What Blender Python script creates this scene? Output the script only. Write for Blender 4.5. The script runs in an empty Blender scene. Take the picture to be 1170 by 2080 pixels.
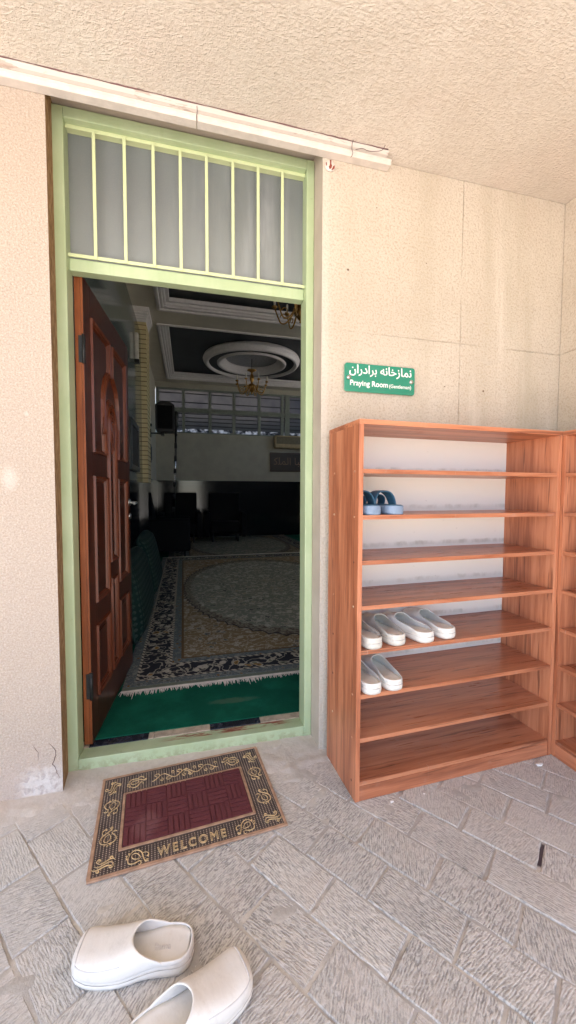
import bpy, bmesh, math, random
from mathutils import Vector, Matrix, Euler
R = math.radians
PI = math.pi
random.seed(7)
sc = bpy.context.scene
col = sc.collection

# ------------------------------------------------------------------ scene graph helpers
def tag(o, label=None, cat=None, group=None, kind=None):
    if label: o['label'] = label
    if cat: o['category'] = cat
    if group: o['group'] = group
    if kind: o['kind'] = kind
    return o

def empty(name, loc=(0, 0, 0), rz=0.0, **k):
    o = bpy.data.objects.new(name, None)
    o.empty_display_size = .05
    o.location = loc
    o.rotation_euler = (0, 0, rz)
    col.objects.link(o)
    return tag(o, **k)

def children(o):
    return [c for c in col.objects if c.parent == o]

def copy_tree(o, parent=None):
    c = o.copy()
    col.objects.link(c)
    if parent is not None:
        c.parent = parent
    for ch in children(o):
        copy_tree(ch, c)
    return c

class MB:
    """collects shapes and links them as ONE mesh object"""
    def __init__(s):
        s.bm = bmesh.new()
    def box(s, x0, x1, y0, y1, z0, z1, mi=0, mtx=None):
        P = [(x0, y0, z0), (x1, y0, z0), (x1, y1, z0), (x0, y1, z0), (x0, y0, z1), (x1, y0, z1), (x1, y1, z1), (x0, y1, z1)]
        v = [s.bm.verts.new(mtx @ Vector(p) if mtx else p) for p in P]
        for f in ((3, 2, 1, 0), (4, 5, 6, 7), (0, 1, 5, 4), (1, 2, 6, 5), (2, 3, 7, 6), (3, 0, 4, 7)):
            s.bm.faces.new([v[i] for i in f]).material_index = mi
        return s
    def quad(s, pts, mi=0):
        f = s.bm.faces.new([s.bm.verts.new(p) for p in pts])
        f.material_index = mi
        return f
    def prism(s, pts, axis, a, b, mi=0, mside=None):
        """polygon pts (2-D) extruded along axis from a to b"""
        def mk(p, t):
            return {'x': (t, p[0], p[1]), 'y': (p[0], t, p[1]), 'z': (p[0], p[1], t)}[axis]
        A = [s.bm.verts.new(mk(p, a)) for p in pts]
        B = [s.bm.verts.new(mk(p, b)) for p in pts]
        s.bm.faces.new(A).material_index = mi
        s.bm.faces.new(B[::-1]).material_index = mi
        n = len(pts)
        for i in range(n):
            f = s.bm.faces.new((A[i], B[i], B[(i + 1) % n], A[(i + 1) % n]))
            f.material_index = mi if mside is None else mside.get(i, mi)
        return s
    def tube(s, pts, r, n=8, mi=0, closed=False, cap=True):
        pts = [Vector(p) for p in pts]
        m = len(pts)
        rad = r if callable(r) else (lambda t: r)
        rings = []
        up = None
        for i, p in enumerate(pts):
            if closed:
                d = pts[(i + 1) % m] - pts[i - 1]
            else:
                d = pts[min(i + 1, m - 1)] - pts[max(i - 1, 0)]
            if d.length < 1e-9: d = Vector((0, 0, 1))
            d.normalize()
            if up is None:
                up = Vector((0, 0, 1)) if abs(d.z) < .9 else Vector((1, 0, 0))
            a = d.cross(up)
            if a.length < 1e-6: a = d.cross(Vector((.3, 1, .2)))
            a.normalize()
            b = a.cross(d).normalized()
            up = b
            rr = rad(i / max(1, m - 1))
            rings.append([s.bm.verts.new(p + a * (rr * math.cos(2 * PI * k / n)) + b * (rr * math.sin(2 * PI * k / n))) for k in range(n)])
        for i in range(m if closed else m - 1):
            A, B = rings[i], rings[(i + 1) % m]
            for k in range(n):
                f = s.bm.faces.new((A[k], A[(k + 1) % n], B[(k + 1) % n], B[k]))
                f.material_index = mi
                f.smooth = True
        if cap and not closed:
            s.bm.faces.new(rings[0][::-1]).material_index = mi
            s.bm.faces.new(rings[-1]).material_index = mi
        return s
    def lathe(s, prof, c=(0, 0, 0), n=24, mi=0, axis='z', smooth=True, cap=True):
        rings = []
        for r, z in prof:
            ring = []
            for k in range(n):
                a = 2 * PI * k / n
                x, y = r * math.cos(a), r * math.sin(a)
                p = {'z': (x, y, z), 'y': (x, z, y), 'x': (z, x, y)}[axis]
                ring.append(s.bm.verts.new((c[0] + p[0], c[1] + p[1], c[2] + p[2])))
            rings.append(ring)
        for A, B in zip(rings, rings[1:]):
            for k in range(n):
                f = s.bm.faces.new((A[k], A[(k + 1) % n], B[(k + 1) % n], B[k]))
                f.material_index = mi
                f.smooth = smooth
        if cap and prof[0][0] > 1e-6: s.bm.faces.new(rings[0][::-1]).material_index = mi
        if cap and prof[-1][0] > 1e-6: s.bm.faces.new(rings[-1]).material_index = mi
        return s
    def build(s, name, mats, parent=None, bevel=0, seg=2, subsurf=0, solid=0, smooth=None, clean=True, **k):
        if clean:
            bmesh.ops.remove_doubles(s.bm, verts=s.bm.verts, dist=1e-6)
            bmesh.ops.recalc_face_normals(s.bm, faces=s.bm.faces)
        me = bpy.data.meshes.new(name)
        s.bm.to_mesh(me)
        s.bm.free()
        for m in (mats if isinstance(mats, (list, tuple)) else [mats]):
            me.materials.append(m)
        if smooth:
            for p in me.polygons: p.use_smooth = True
        o = bpy.data.objects.new(name, me)
        col.objects.link(o)
        if parent is not None: o.parent = parent
        if solid:
            md = o.modifiers.new('thick', 'SOLIDIFY'); md.thickness = solid; md.offset = 0
        if subsurf:
            md = o.modifiers.new('sub', 'SUBSURF'); md.levels = md.render_levels = subsurf
        if bevel:
            md = o.modifiers.new('bev', 'BEVEL'); md.width = bevel; md.segments = seg; md.limit_method = 'ANGLE'; md.angle_limit = R(40)
        return tag(o, **k)

def text_obj(name, body, size, m, parent, mtx, extrude=.0008, offset=0, outline=0, align='LEFT', sx=1.0, spacing=1.0, **k):
    cu = bpy.data.curves.new(name, 'FONT')
    cu.body = body; cu.size = size; cu.align_x = align; cu.space_character = spacing
    cu.resolution_u = 6
    if outline:
        cu.fill_mode = 'NONE'; cu.bevel_depth = outline; cu.bevel_resolution = 1
    else:
        cu.extrude = extrude; cu.offset = offset
    t = bpy.data.objects.new('tmp', cu)
    col.objects.link(t)
    bpy.context.view_layer.update()
    me = bpy.data.meshes.new_from_object(t.evaluated_get(bpy.context.evaluated_depsgraph_get()))
    bpy.data.objects.remove(t)
    me.name = name
    xs = [v.co.x for v in me.vertices]
    me.transform(Matrix.Diagonal((sx, 1, 1, 1)))
    me.transform(mtx)
    me.materials.clear(); me.materials.append(m)
    o = bpy.data.objects.new(name, me)
    col.objects.link(o)
    if parent is not None: o.parent = parent
    return tag(o, **k)

# ------------------------------------------------------------------ material helpers
class S:
    """a node socket with arithmetic"""
    def __init__(s, nt, o): s.nt, s.o = nt, o
    def _m(s, op, b=None, c=None, clamp=False):
        n = s.nt.nodes.new('ShaderNodeMath'); n.operation = op; n.use_clamp = clamp
        s.nt.links.new(s.o, n.inputs[0])
        for i, v in ((1, b), (2, c)):
            if v is None: continue
            if isinstance(v, S): s.nt.links.new(v.o, n.inputs[i])
            else: n.inputs[i].default_value = v
        return S(s.nt, n.outputs[0])
    def __add__(s, b): return s._m('ADD', b)
    __radd__ = __add__
    def __sub__(s, b): return s._m('SUBTRACT', b)
    def __mul__(s, b): return s._m('MULTIPLY', b)
    __rmul__ = __mul__
    def __truediv__(s, b): return s._m('DIVIDE', b)
    def __rsub__(s, b): return s._m('MULTIPLY', -1.0)._m('ADD', b)
    def abs(s): return s._m('ABSOLUTE')
    def lt(s, b): return s._m('LESS_THAN', b)
    def gt(s, b): return s._m('GREATER_THAN', b)
    def min(s, b): return s._m('MINIMUM', b)
    def max(s, b): return s._m('MAXIMUM', b)
    def pow(s, b): return s._m('POWER', b)
    def sin(s): return s._m('SINE')
    def mod(s, b): return s._m('FLOORED_MODULO', b)
    def clamp(s): return s._m('ADD', 0.0, clamp=True)
    def ss(s, a, b):                      # smoothstep a..b
        n = s.nt.nodes.new('ShaderNodeMapRange'); n.interpolation_type = 'SMOOTHSTEP'
        s.nt.links.new(s.o, n.inputs[0]); n.inputs[1].default_value = a; n.inputs[2].default_value = b
        return S(s.nt, n.outputs[0])
    def band(s, a, b, e=.002):            # 1 between a and b
        return s.ss(a - e, a + e) * (1.0 - s.ss(b - e, b + e))

class Mat:
    def __init__(s, name, rough=.6, spec=.5, metal=0.0, color=(.5, .5, .5)):
        s.m = bpy.data.materials.new(name); s.m.use_nodes = True
        s.nt = s.m.node_tree; s.b = s.nt.nodes['Principled BSDF']; s.out = s.nt.nodes['Material Output']
        s.b.inputs['Roughness'].default_value = rough
        s.b.inputs['Specular IOR Level'].default_value = spec
        s.b.inputs['Metallic'].default_value = metal
        s.b.inputs['Base Color'].default_value = (*color, 1)
        s._n = None
    def coord(s, out='Object'):
        n = s.nt.nodes.new('ShaderNodeTexCoord')
        return S(s.nt, n.outputs[out])
    def rnd(s):
        return S(s.nt, s.nt.nodes.new('ShaderNodeObjectInfo').outputs['Random'])
    def attr(s, name):
        n = s.nt.nodes.new('ShaderNodeAttribute'); n.attribute_name = name
        return S(s.nt, n.outputs['Color']), S(s.nt, n.outputs['Fac'])
    def xyz(s, v):
        n = s.nt.nodes.new('ShaderNodeSeparateXYZ'); s.nt.links.new(v.o, n.inputs[0])
        return [S(s.nt, n.outputs[i]) for i in range(3)]
    def vec(s, x, y, z=0.0):
        n = s.nt.nodes.new('ShaderNodeCombineXYZ')
        for i, v in enumerate((x, y, z)):
            if isinstance(v, S): s.nt.links.new(v.o, n.inputs[i])
            else: n.inputs[i].default_value = v
        return S(s.nt, n.outputs[0])
    def mapv(s, v, scale=(1, 1, 1), loc=(0, 0, 0), rot=(0, 0, 0)):
        n = s.nt.nodes.new('ShaderNodeMapping'); s.nt.links.new(v.o, n.inputs[0])
        n.inputs['Scale'].default_value = scale; n.inputs['Location'].default_value = loc; n.inputs['Rotation'].default_value = rot
        return S(s.nt, n.outputs[0])
    def noise(s, v, scale=5, detail=3, rough=.5, dist=0.0, color=False):
        n = s.nt.nodes.new('ShaderNodeTexNoise'); s.nt.links.new(v.o, n.inputs['Vector'])
        n.inputs['Scale'].default_value = scale; n.inputs['Detail'].default_value = detail
        n.inputs['Roughness'].default_value = rough; n.inputs['Distortion'].default_value = dist
        return S(s.nt, n.outputs['Color' if color else 'Fac'])
    def voro(s, v, scale=5, feature='F1', out='Distance', rand=1.0):
        n = s.nt.nodes.new('ShaderNodeTexVoronoi'); n.feature = feature; s.nt.links.new(v.o, n.inputs['Vector'])
        n.inputs['Scale'].default_value = scale; n.inputs['Randomness'].default_value = rand
        return S(s.nt, n.outputs[out])
    def ramp(s, f, stops, interp='LINEAR'):
        n = s.nt.nodes.new('ShaderNodeValToRGB'); s.nt.links.new(f.o, n.inputs[0]); cr = n.color_ramp; cr.interpolation = interp
        while len(cr.elements) < len(stops): cr.elements.new(.5)
        for e, (p, c) in zip(cr.elements, stops):
            e.position = p; e.color = (*c, 1) if not isinstance(c, (int, float)) else (c, c, c, 1)
        return S(s.nt, n.outputs[0])
    def mix(s, f, a, b, mode='MIX'):
        n = s.nt.nodes.new('ShaderNodeMix'); n.data_type = 'RGBA'; n.blend_type = mode
        for i, v in ((0, f), (6, a), (7, b)):
            if isinstance(v, S): s.nt.links.new(v.o, n.inputs[i])
            elif i == 0: n.inputs[0].default_value = v
            else: n.inputs[i].default_value = (*v, 1)
        return S(s.nt, n.outputs[2])
    def bump(s, h, dist=.002, strength=1.0):
        n = s.nt.nodes.new('ShaderNodeBump'); s.nt.links.new(h.o, n.inputs['Height'])
        n.inputs['Distance'].default_value = dist; n.inputs['Strength'].default_value = strength
        if s._n: s.nt.links.new(s._n, n.inputs['Normal'])
        s._n = n.outputs[0]
        s.nt.links.new(s._n, s.b.inputs['Normal'])
    def col(s, c): s.nt.links.new(c.o, s.b.inputs['Base Color'])
    def rough(s, c): s.nt.links.new(c.o, s.b.inputs['Roughness'])

M = {}
# ---- stucco of the wall round the door
def stucco(name, ceiling=False, ca=(.525, .445, .36), cb=(.60, .525, .44), stains=True):
    m = Mat(name, .9, .2)
    p = m.coord(); x, y, z = m.xyz(p)
    if ceiling:
        w = m.noise(p, 6, 2, .5, color=True)
        v = m.mix(.02, p, w, 'ADD')
        h1 = m.noise(m.mapv(v, (1, 1.8, 1), rot=(0, 0, .5)), 72, 3, .55, .6)
        h2 = m.noise(p, 130, 2, .6)
        h = h1 * .75 + h2 * .25
    else:
        h1 = m.noise(p, 105, 3, .68, .3)
        h2 = m.noise(p, 34, 3, .6)
        h = h1 * .75 + h2 * .3
    big = m.noise(m.mapv(p, (1.3, 1.3, .7)), 1.6, 4, .6)
    c = m.mix(big.ss(.3, .7), ca, cb)
    sp = h1.ss(.36, .54)
    c = m.mix((1.0 - sp) * (.34 if ceiling else .5), c, (ca[0] * .72, ca[1] * .64, ca[2] * .56))
    c = m.mix(m.noise(p, 240, 2, .6).ss(.62, .75) * .3, c, (.78, .70, .60))
    if ceiling:
        pk = m.noise(p, 1.1, 3, .6).ss(.5, .7)
        c = m.mix(pk * .35, c, (.72, .58, .51))
        gy = x.ss(.9, 2.4) * .25 + m.noise(p, 2.3, 3, .6).ss(.45, .75) * .2
        c = m.mix(gy, c, (.57, .50, .42))
    if stains:
        run = m.noise(m.mapv(p, (5.5, 1, .55)), 1.0, 4, .62)
        right = x.ss(.9, 2.3)
        c = m.mix(run.ss(.46, .68) * (right * .6 + .12), c, (.45, .385, .295))
        c = m.mix(m.noise(m.mapv(p, (9, 1, .8), loc=(3, 0, 1)), 1.0, 3, .6).ss(.56, .75) * right * .6, c, (.72, .64, .56))
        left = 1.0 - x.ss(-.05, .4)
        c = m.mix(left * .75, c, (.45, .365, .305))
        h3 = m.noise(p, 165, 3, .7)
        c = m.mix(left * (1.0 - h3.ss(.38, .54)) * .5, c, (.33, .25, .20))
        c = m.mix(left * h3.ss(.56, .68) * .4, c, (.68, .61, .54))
        # fallen whitewash blotches on the left pier
        wob = m.noise(p, 14, 4, .7) * .10 + m.noise(p, 55, 2, .7) * .05
        def spot(cx, cz, rx, rz, lo=.75, hi=1.15):
            d = ((x - cx) / rx).pow(2.0) + ((z - cz) / rz).pow(2.0)
            return 1.0 - (d._m('SQRT') + (wob - .075) * 8.0).ss(lo, hi)
        for a in ((-.135, 1.205, .024, .04), (-.075, 1.44, .006, .009)):
            c = m.mix(spot(*a, .3, 1.5) * .24, c, (.80, .75, .70))
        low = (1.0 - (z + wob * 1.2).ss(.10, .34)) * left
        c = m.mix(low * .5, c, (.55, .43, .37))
        brk = spot(-.06, .045, .095, .075, .35, 1.25)
        chips = m.voro(m.mapv(p, (1, 1, 1.3)), 38, 'F1', 'Color'); cx_, cy_, cz_ = m.xyz(chips)
        c = m.mix(brk * .85, c, m.mix((m.noise(p, 60, 4, .7) * .7 + cx_ * .3).ss(.42, .62), (.66, .61, .58), (.46, .40, .38)))
        h = h + brk * (m.voro(p, 30) * 1.2 - 1.0)
        # scored joints in the render
        jn = m.noise(p, 30, 2, .5) * .004
        gv = 1.0 - ((x + jn - 1.741).abs()).ss(.0012, .0042)
        gv = gv * z.ss(.2, .5)
        gh = 1.0 - ((z + jn + (x - 1.05) * .003 - 1.864).abs()).ss(.0012, .0042)
        gh = gh * ((x.gt(1.06)) + x.lt(0.0))
        g = gv.max(gh)
        g = g * m.noise(p, 3.5, 3, .6).ss(.3, .62) * (1.0 - left * .7)
        c = m.mix(g * .5, c, (.33, .27, .20))
        h = h - g * .5
        # a vertical plaster seam next to the reveal and small dark holes
        for cx, cz, r in ((1.168, 2.119, .006), (1.66, 1.655, .004), (1.873, 1.648, .006), (1.30, 2.40, .003), (1.55, 2.2, .003)):
            d = ((x - cx).pow(2.0) + (z - cz).pow(2.0))._m('SQRT')
            c = m.mix(1.0 - d.ss(r * .6, r), c, (.16, .10, .07))
        ed = 1.0 - (x + wob * .08).ss(1.075, 1.095)
        ed = ed * x.gt(1.0)
        c = m.mix(ed * .35, c, (.66, .60, .53))
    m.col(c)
    m.bump(h, .006 if not ceiling else .0062, 1.0)
    return m.m
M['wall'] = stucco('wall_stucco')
M['ceil'] = stucco('ceiling_stucco', True, (.63, .56, .485), (.71, .645, .57), False)
def raw_reveal():
    m = Mat('raw_reveal', .95, .1)
    p = m.coord()
    n = m.noise(m.mapv(p, (1, 1, .4)), 60, 4, .65)
    c = m.ramp(n, [(.3, (.20, .115, .06)), (.55, (.36, .22, .12)), (.75, (.46, .33, .21))])
    m.col(c); m.bump(n, .004, .9)
    return m.m
M['reveal'] = raw_reveal()
def plain_plaster(name, c0, c1, sc_=30, rough=.8, b=.0015):
    m = Mat(name, rough, .3)
    p = m.coord()
    n = m.noise(p, sc_, 4, .6)
    m.col(m.mix(m.noise(p, 3, 3, .6).ss(.3, .7), c0, c1)); m.bump(n, b, .6)
    return m.m
M['smooth_plaster'] = plain_plaster('smooth_plaster', (.46, .385, .315), (.54, .465, .39), 70)
# ---- stone pavers
def paving():
    m = Mat('tooled_stone', .85, .25)
    p = m.coord(); x, y, z = m.xyz(p)
    uv = m.coord('UV')
    tint, fac = m.attr('tint'); tr, tg, tb = m.xyz(tint)
    wob = m.noise(p, 26, 3, .6, color=True)
    v = m.mix(.009, uv, wob, 'ADD')
    ux, uy, _ = m.xyz(v)
    fq = 2 * PI / .0066
    wave = ((ux + m.noise(p, 70, 2, .6) * .004) * fq).sin()
    brk = m.noise(m.mapv(v, (70, 60, 1)), 1.0, 3, .7)
    dash = m.noise(m.mapv(v, (190, 34, 1)), 1.0, 2, .6).ss(.40, .62)
    dash2 = m.noise(m.mapv(v, (150, 70, 1)), 1.0, 3, .65).ss(.36, .60)
    lines = (wave * .5 + .5) * .26 + dash * .42 + dash2 * .36
    lines = lines.clamp()
    pit = m.noise(p, 150, 3, .65)
    worn = m.noise(p, 7, 5, .7).ss(.42, .66)
    worn = worn * .5 + tb * .5
    left = (1.0 - x.ss(-.1, .55)) * (y.ss(-.9, -.25) * .6 + .25)
    worn = (worn + left * .7)._m('MINIMUM', 1.0)
    amt = 1.0 - worn * .72
    base = m.mix(tr, (.60, .58, .545), (.72, .695, .65))
    base = m.mix(tg * .55, base, (.54, .53, .515))
    grey = (1.0 - x.ss(-.2, .7)) * (1.0 - y.ss(-.75, -.1))
    base = m.mix(grey * .6, base, (.50, .50, .495))
    base = m.mix(m.noise(p, 9, 4, .65).ss(.45, .7) * .5, base, (.70, .66, .62))
    c = m.mix((1.0 - lines).ss(.22, .85) * amt * .70, base, (.150, .145, .138))
    c = m.mix(pit.ss(.58, .72) * .4, c, (.56, .52, .49))
    c = m.mix((1.0 - pit.ss(.3, .45)) * .4, c, (.26, .235, .23))
    # dusty cement wash towards the wall
    e = m.noise(p, 5, 4, .6) * .22
    wash = (y + e).ss(-.13, .10) * (1.0 - x.ss(1.06, 1.4) * .9)
    dust = m.noise(p, 3.2, 4, .65).ss(.46, .72) * .55
    dust2 = x.ss(.9, 1.8) * (y + 1.0).ss(-.1, .6) * .40
    c = m.mix((wash * .85).max(dust).max(dust2), c, m.mix(m.noise(p, 40, 3, .6), (.54, .48, .43), (.66, .60, .54)))
    scr = m.noise(m.mapv(p, (34, 3.2, 1), rot=(0, 0, .55)), 1.0, 3, .5)
    c = m.mix(scr.ss(.70, .74) * .55, c, (.66, .63, .59))
    blot = m.noise(p, 2.6, 5, .7).ss(.54, .68)
    c = m.mix(blot * .28, c, (.34, .325, .31))
    m.col(c)
    h = lines * amt * (1.0 - wash * .9) + pit * .45
    m.bump(h, .0026, .9)
    return m.m
M['paver'] = paving()
def grout():
    m = Mat('grout', .95, .1)
    p = m.coord()
    n = m.noise(p, 45, 4, .65)
    x, y, z = m.xyz(p)
    tt = x * .5878 - y * .8090; ss_ = x * .8090 + y * .5878
    e = m.noise(p, 40, 3, .6) * .012
    dark = (1.0 - (tt + e - 1.469).abs().ss(.006, .010)) * ss_.band(.84, .94, .006)
    near = (y + m.noise(p, 5, 4, .6) * .2).ss(-.12, .06)
    m.col(m.mix(dark, m.mix(near, m.mix(m.noise(p, 5, 4, .7).ss(.46, .62), m.mix(n, (.34, .32, .30), (.54, .51, .47)), m.mix(n, (.52, .49, .44), (.64, .60, .54))), m.mix(n, (.50, .45, .40), (.66, .60, .54))), (.09, .07, .08))); m.bump(n, .004, .8)
    return m.m
M['grout'] = grout()
def ground():
    m = Mat('yard_stone', .9, .2)
    p = m.coord()
    m.col(m.mix(m.noise(p, .8, 4, .6), (.50, .475, .445), (.57, .54, .50)))
    return m.m
M['ground'] = ground()
# ---- green paint
def green():
    m = Mat('green_paint', .42, .45)
    p = m.coord(); x, y, z = m.xyz(p)
    n = m.noise(m.mapv(p, (1, 1, .5)), 9, 4, .6)
    c = m.mix(n.ss(.35, .7), (.405, .488, .288), (.46, .535, .338))
    c = m.mix(m.noise(p, 24, 4, .7).ss(.66, .74) * .5, c, (.30, .36, .17))
    # worn red primer on the sill where feet pass
    e = m.noise(m.mapv(p, (9, 60, 1)), 1.0, 4, .7)
    worn = e.ss(.46, .56) * y.band(.040, .080, .006) * z.gt(.03) * z.lt(.06) * x.band(-.12, .42, .06)
    c = m.mix(worn, c, (.26, .07, .045))
    dirt = (1.0 - (z + m.noise(p, 18, 4, .7) * .07).ss(.035, .085)) * m.noise(p, 30, 3, .7).ss(.42, .6)
    c = m.mix(dirt * .6, c, (.27, .25, .14))
    chip = m.noise(p, 34, 5, .75).ss(.70, .73) * (1.0 - z.ss(.1, .9) * .6)
    c = m.mix(chip * .7, c, (.24, .16, .09))
    runs = m.noise(m.mapv(p, (30, 30, 1.2)), 1.0, 3, .6).ss(.55, .75)
    c = m.mix(runs * .3, c, (.36, .45, .22))
    m.col(c); m.bump(m.noise(p, 60, 3, .6), .0012, .4)
    return m.m
M['green'] = green()
def light_green():
    m = Mat('pale_green_paint', .4, .45)
    p = m.coord()
    m.col(m.mix(m.noise(p, 20, 3, .6), (.56, .63, .33), (.65, .69, .43))); m.bump(m.noise(p, 90, 2, .6), .001, .4)
    return m.m
M['pale_green'] = light_green()
def frosted():
    m = Mat('frosted_glass', .38, .5)
    p = m.coord()
    st = m.noise(m.mapv(p, (14, 1, .9)), 1.0, 4, .6)
    x, y, z = m.xyz(p)
    big = m.noise(m.mapv(p, (3, 1, 1.6)), 1.3, 4, .65)
    c = m.mix(st.ss(.42, .68) * (x + .45).ss(.2, .8), (.26, .28, .28), (.43, .45, .47))
    c = m.mix(big.ss(.42, .62) * .7, c, (.25, .265, .275))
    c = m.mix((1.0 - (z + big * .25).ss(2.15, 2.6)) * .5, c, (.46, .48, .47))
    c = m.mix(m.noise(p, 300, 2, .7).ss(.5, .7) * .25, c, (.45, .46, .45))
    m.col(c); m.bump(m.noise(p, 220, 2, .6), .001, .5)
    tr = m.nt.nodes.new('ShaderNodeBsdfTranslucent'); tr.inputs[0].default_value = (.35, .36, .36, 1)
    mx = m.nt.nodes.new('ShaderNodeMixShader'); mx.inputs[0].default_value = .35
    m.nt.links.new(m.b.outputs[0], mx.inputs[1]); m.nt.links.new(tr.outputs[0], mx.inputs[2]); m.nt.links.new(mx.outputs[0], m.out.inputs[0])
    return m.m
M['frost'] = frosted()
# ---- laminate wood of the racks; grain along the given axis
def laminate(name, axis, dark=0.0, rough=.36):
    m = Mat(name, rough, .45)
    p = m.coord(); r = m.rnd()
    x, y, z = m.xyz(p)
    o = r * 37.0
    if axis == 'z': v = m.vec(x * 1.0 + o, y * 1.0, z * .055)
    else: v = m.vec(x * .055 + o, y * 1.0, z * 1.0)
    w = m.noise(v, 3, 2, .5)
    n1 = m.noise(v, 26, 5, .62, .5)
    n2 = m.noise(v, 95, 4, .6)
    n3 = m.noise(v, 8, 3, .55, .8)
    f = n1 * .55 + n2 * .2 + n3 * .25
    d = 1.0 - dark
    c = m.ramp(f, [(.33, (.20 * d, .062 * d, .033 * d)), (.45, (.41 * d, .140 * d, .068 * d)), (.54, (.55 * d, .21 * d, .106 * d)), (.68, (.66 * d, .29 * d, .160 * d))])
    line = m.noise(v, 60, 2, .5, .3)
    c = m.mix(line.ss(.62, .70) * .6, c, (.13 * d, .04 * d, .022 * d))
    # dust and scuffs on the lying boards
    if axis == 'x':
        sc1 = m.noise(p, 13, 5, .72).ss(.55, .75)
        c = m.mix(sc1 * .20, c, (.50, .38, .33))
        scr = m.noise(m.mapv(p, (60, 6, 1), rot=(0, 0, .5)), 1.0, 3, .6).ss(.70, .74)
        c = m.mix(scr * .30, c, (.62, .50, .45))
        m.rough((n2 * .2) + (sc1 * .25 + (rough - .1)))
    m.col(c); m.bump(n2, .0006, .5)
    return m.m
M['wood_v'] = laminate('laminate_upright', 'z')
M['wood_h'] = laminate('laminate_lying', 'x', .10, .30)
M['wood_e'] = laminate('laminate_edge', 'x')
def back_white():
    m = Mat('white_board', .55, .4)
    p = m.coord(); x, y, z = m.xyz(p)
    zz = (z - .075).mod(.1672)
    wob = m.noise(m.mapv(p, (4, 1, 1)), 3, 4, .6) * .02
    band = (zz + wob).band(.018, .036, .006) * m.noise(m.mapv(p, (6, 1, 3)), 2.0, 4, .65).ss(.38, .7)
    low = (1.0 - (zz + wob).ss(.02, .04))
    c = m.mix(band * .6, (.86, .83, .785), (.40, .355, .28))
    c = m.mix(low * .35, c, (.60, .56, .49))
    spk = m.noise(m.mapv(p, (30, 1, 80)), 1.0, 3, .6).ss(.70, .74)
    c = m.mix(spk * .5, c, (.42, .40, .39))
    m.col(c)
    return m.m
M['white_board'] = back_white()
def simple(name, c, rough=.5, metal=0.0, spec=.5, var=.12, sc_=20, b=0.0, bs=80):
    m = Mat(name, rough, spec, metal)
    p = m.coord()
    n = m.noise(p, sc_, 4, .6)
    m.col(m.mix(n.ss(.3, .7), tuple(v * (1 - var) for v in c), tuple(min(1, v * (1 + var)) for v in c)))
    if b: m.bump(m.noise(p, bs, 3, .6), b, .6)
    return m.m
def shoe_white(name, c, dirt=(.55, .5, .42), amt=.25, rough=.42):
    m = Mat(name, rough, .45)
    p = m.coord(); x, y, z = m.xyz(p)
    n = m.noise(p, 28, 5, .68)
    cc = m.mix(n.ss(.5, .72) * amt, c, dirt)
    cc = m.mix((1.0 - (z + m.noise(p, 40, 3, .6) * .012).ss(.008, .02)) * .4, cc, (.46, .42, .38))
    m.col(cc); m.bump(m.noise(p, 160, 3, .6), .0006, .5)
    m.bump(m.noise(m.mapv(p, (1, .45, 1)), 26, 3, .6), .003, .5)
    return m.m
M['clog'] = shoe_white('clog_rubber', (.72, .70, .66))
M['clog_old'] = shoe_white('worn_clog_rubber', (.62, .59, .53), (.42, .38, .32), .45)
M['clog_in'] = shoe_white('clog_insole', (.88, .84, .72), (.76, .70, .52), .5, .6)
M['slip'] = shoe_white('slipper_leather', (.76, .725, .675), (.52, .48, .42), .35, .42)
M['slip_in'] = shoe_white('slipper_insole', (.70, .665, .61), (.55, .50, .43), .35, .55)
M['seam'] = simple('stitched_seam', (.60, .57, .55), .6)
M['welt'] = simple('grubby_welt', (.46, .42, .375), .8, var=.4)
M['blue'] = simple('blue_rubber', (.055, .15, .235), .5, b=.0006)
M['blue_sole'] = simple('pale_blue_rubber', (.19, .255, .36), .55, b=.0006)
M['white_paint'] = simple('white_paint', (.64, .575, .52), .6, var=.08, b=.0008)
def peeling():
    m = Mat('peeling_white_paint', .7, .3)
    p = m.coord()
    n = m.noise(m.mapv(p, (1, 5, 5)), 5, 5, .7)
    m.col(m.mix(n.ss(.54, .58), (.64, .58, .53), (.50, .40, .35))); m.bump(n, .002, .5)
    return m.m
M['peel'] = peeling()
M['wire'] = simple('dark_wire', (.10, .05, .045), .6)
M['rust'] = simple('rust_red', (.24, .05, .03), .8)
M['steel'] = simple('brushed_steel', (.55, .54, .52), .3, 1.0)
M['black'] = simple('black_plastic', (.012, .012, .013), .45)
M['leather'] = simple('black_leather', (.004, .004, .005), .7, spec=.12)
M['chrome'] = simple('dark_chrome', (.30, .31, .34), .18, 1.0)
M['brass'] = simple('brass', (.42, .25, .085), .32, 1.0)
M['candle'] = simple('ivory_plastic', (.62, .58, .52), .5)
# ---- door leaf
def mahogany(name, c0, c1, rough=.30):
    m = Mat(name, rough, .28)
    p = m.coord()
    n = m.noise(m.mapv(p, (14, 14, 1.2)), 3, 5, .6, .4)
    m.col(m.mix(n.ss(.3, .7), c0, c1)); m.bump(m.noise(m.mapv(p, (60, 60, 3)), 1.0, 3, .6), .0006, .4)
    return m.m
M['mahog'] = mahogany('mahogany', (.040, .010, .006), (.072, .019, .009))
M['mahog_lit_edge'] = mahogany('mahogany_lit_edge', (.17, .044, .014), (.27, .08, .026), .4)  # hinge edge lighter than the leaf, daylight on it painted into the colour
M['mahog_lit_mould'] = mahogany('mahogany_lit_moulding', (.095, .023, .010), (.155, .040, .016))  # lighter than the panels, orange highlights of the lit mouldings put into the colour
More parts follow.
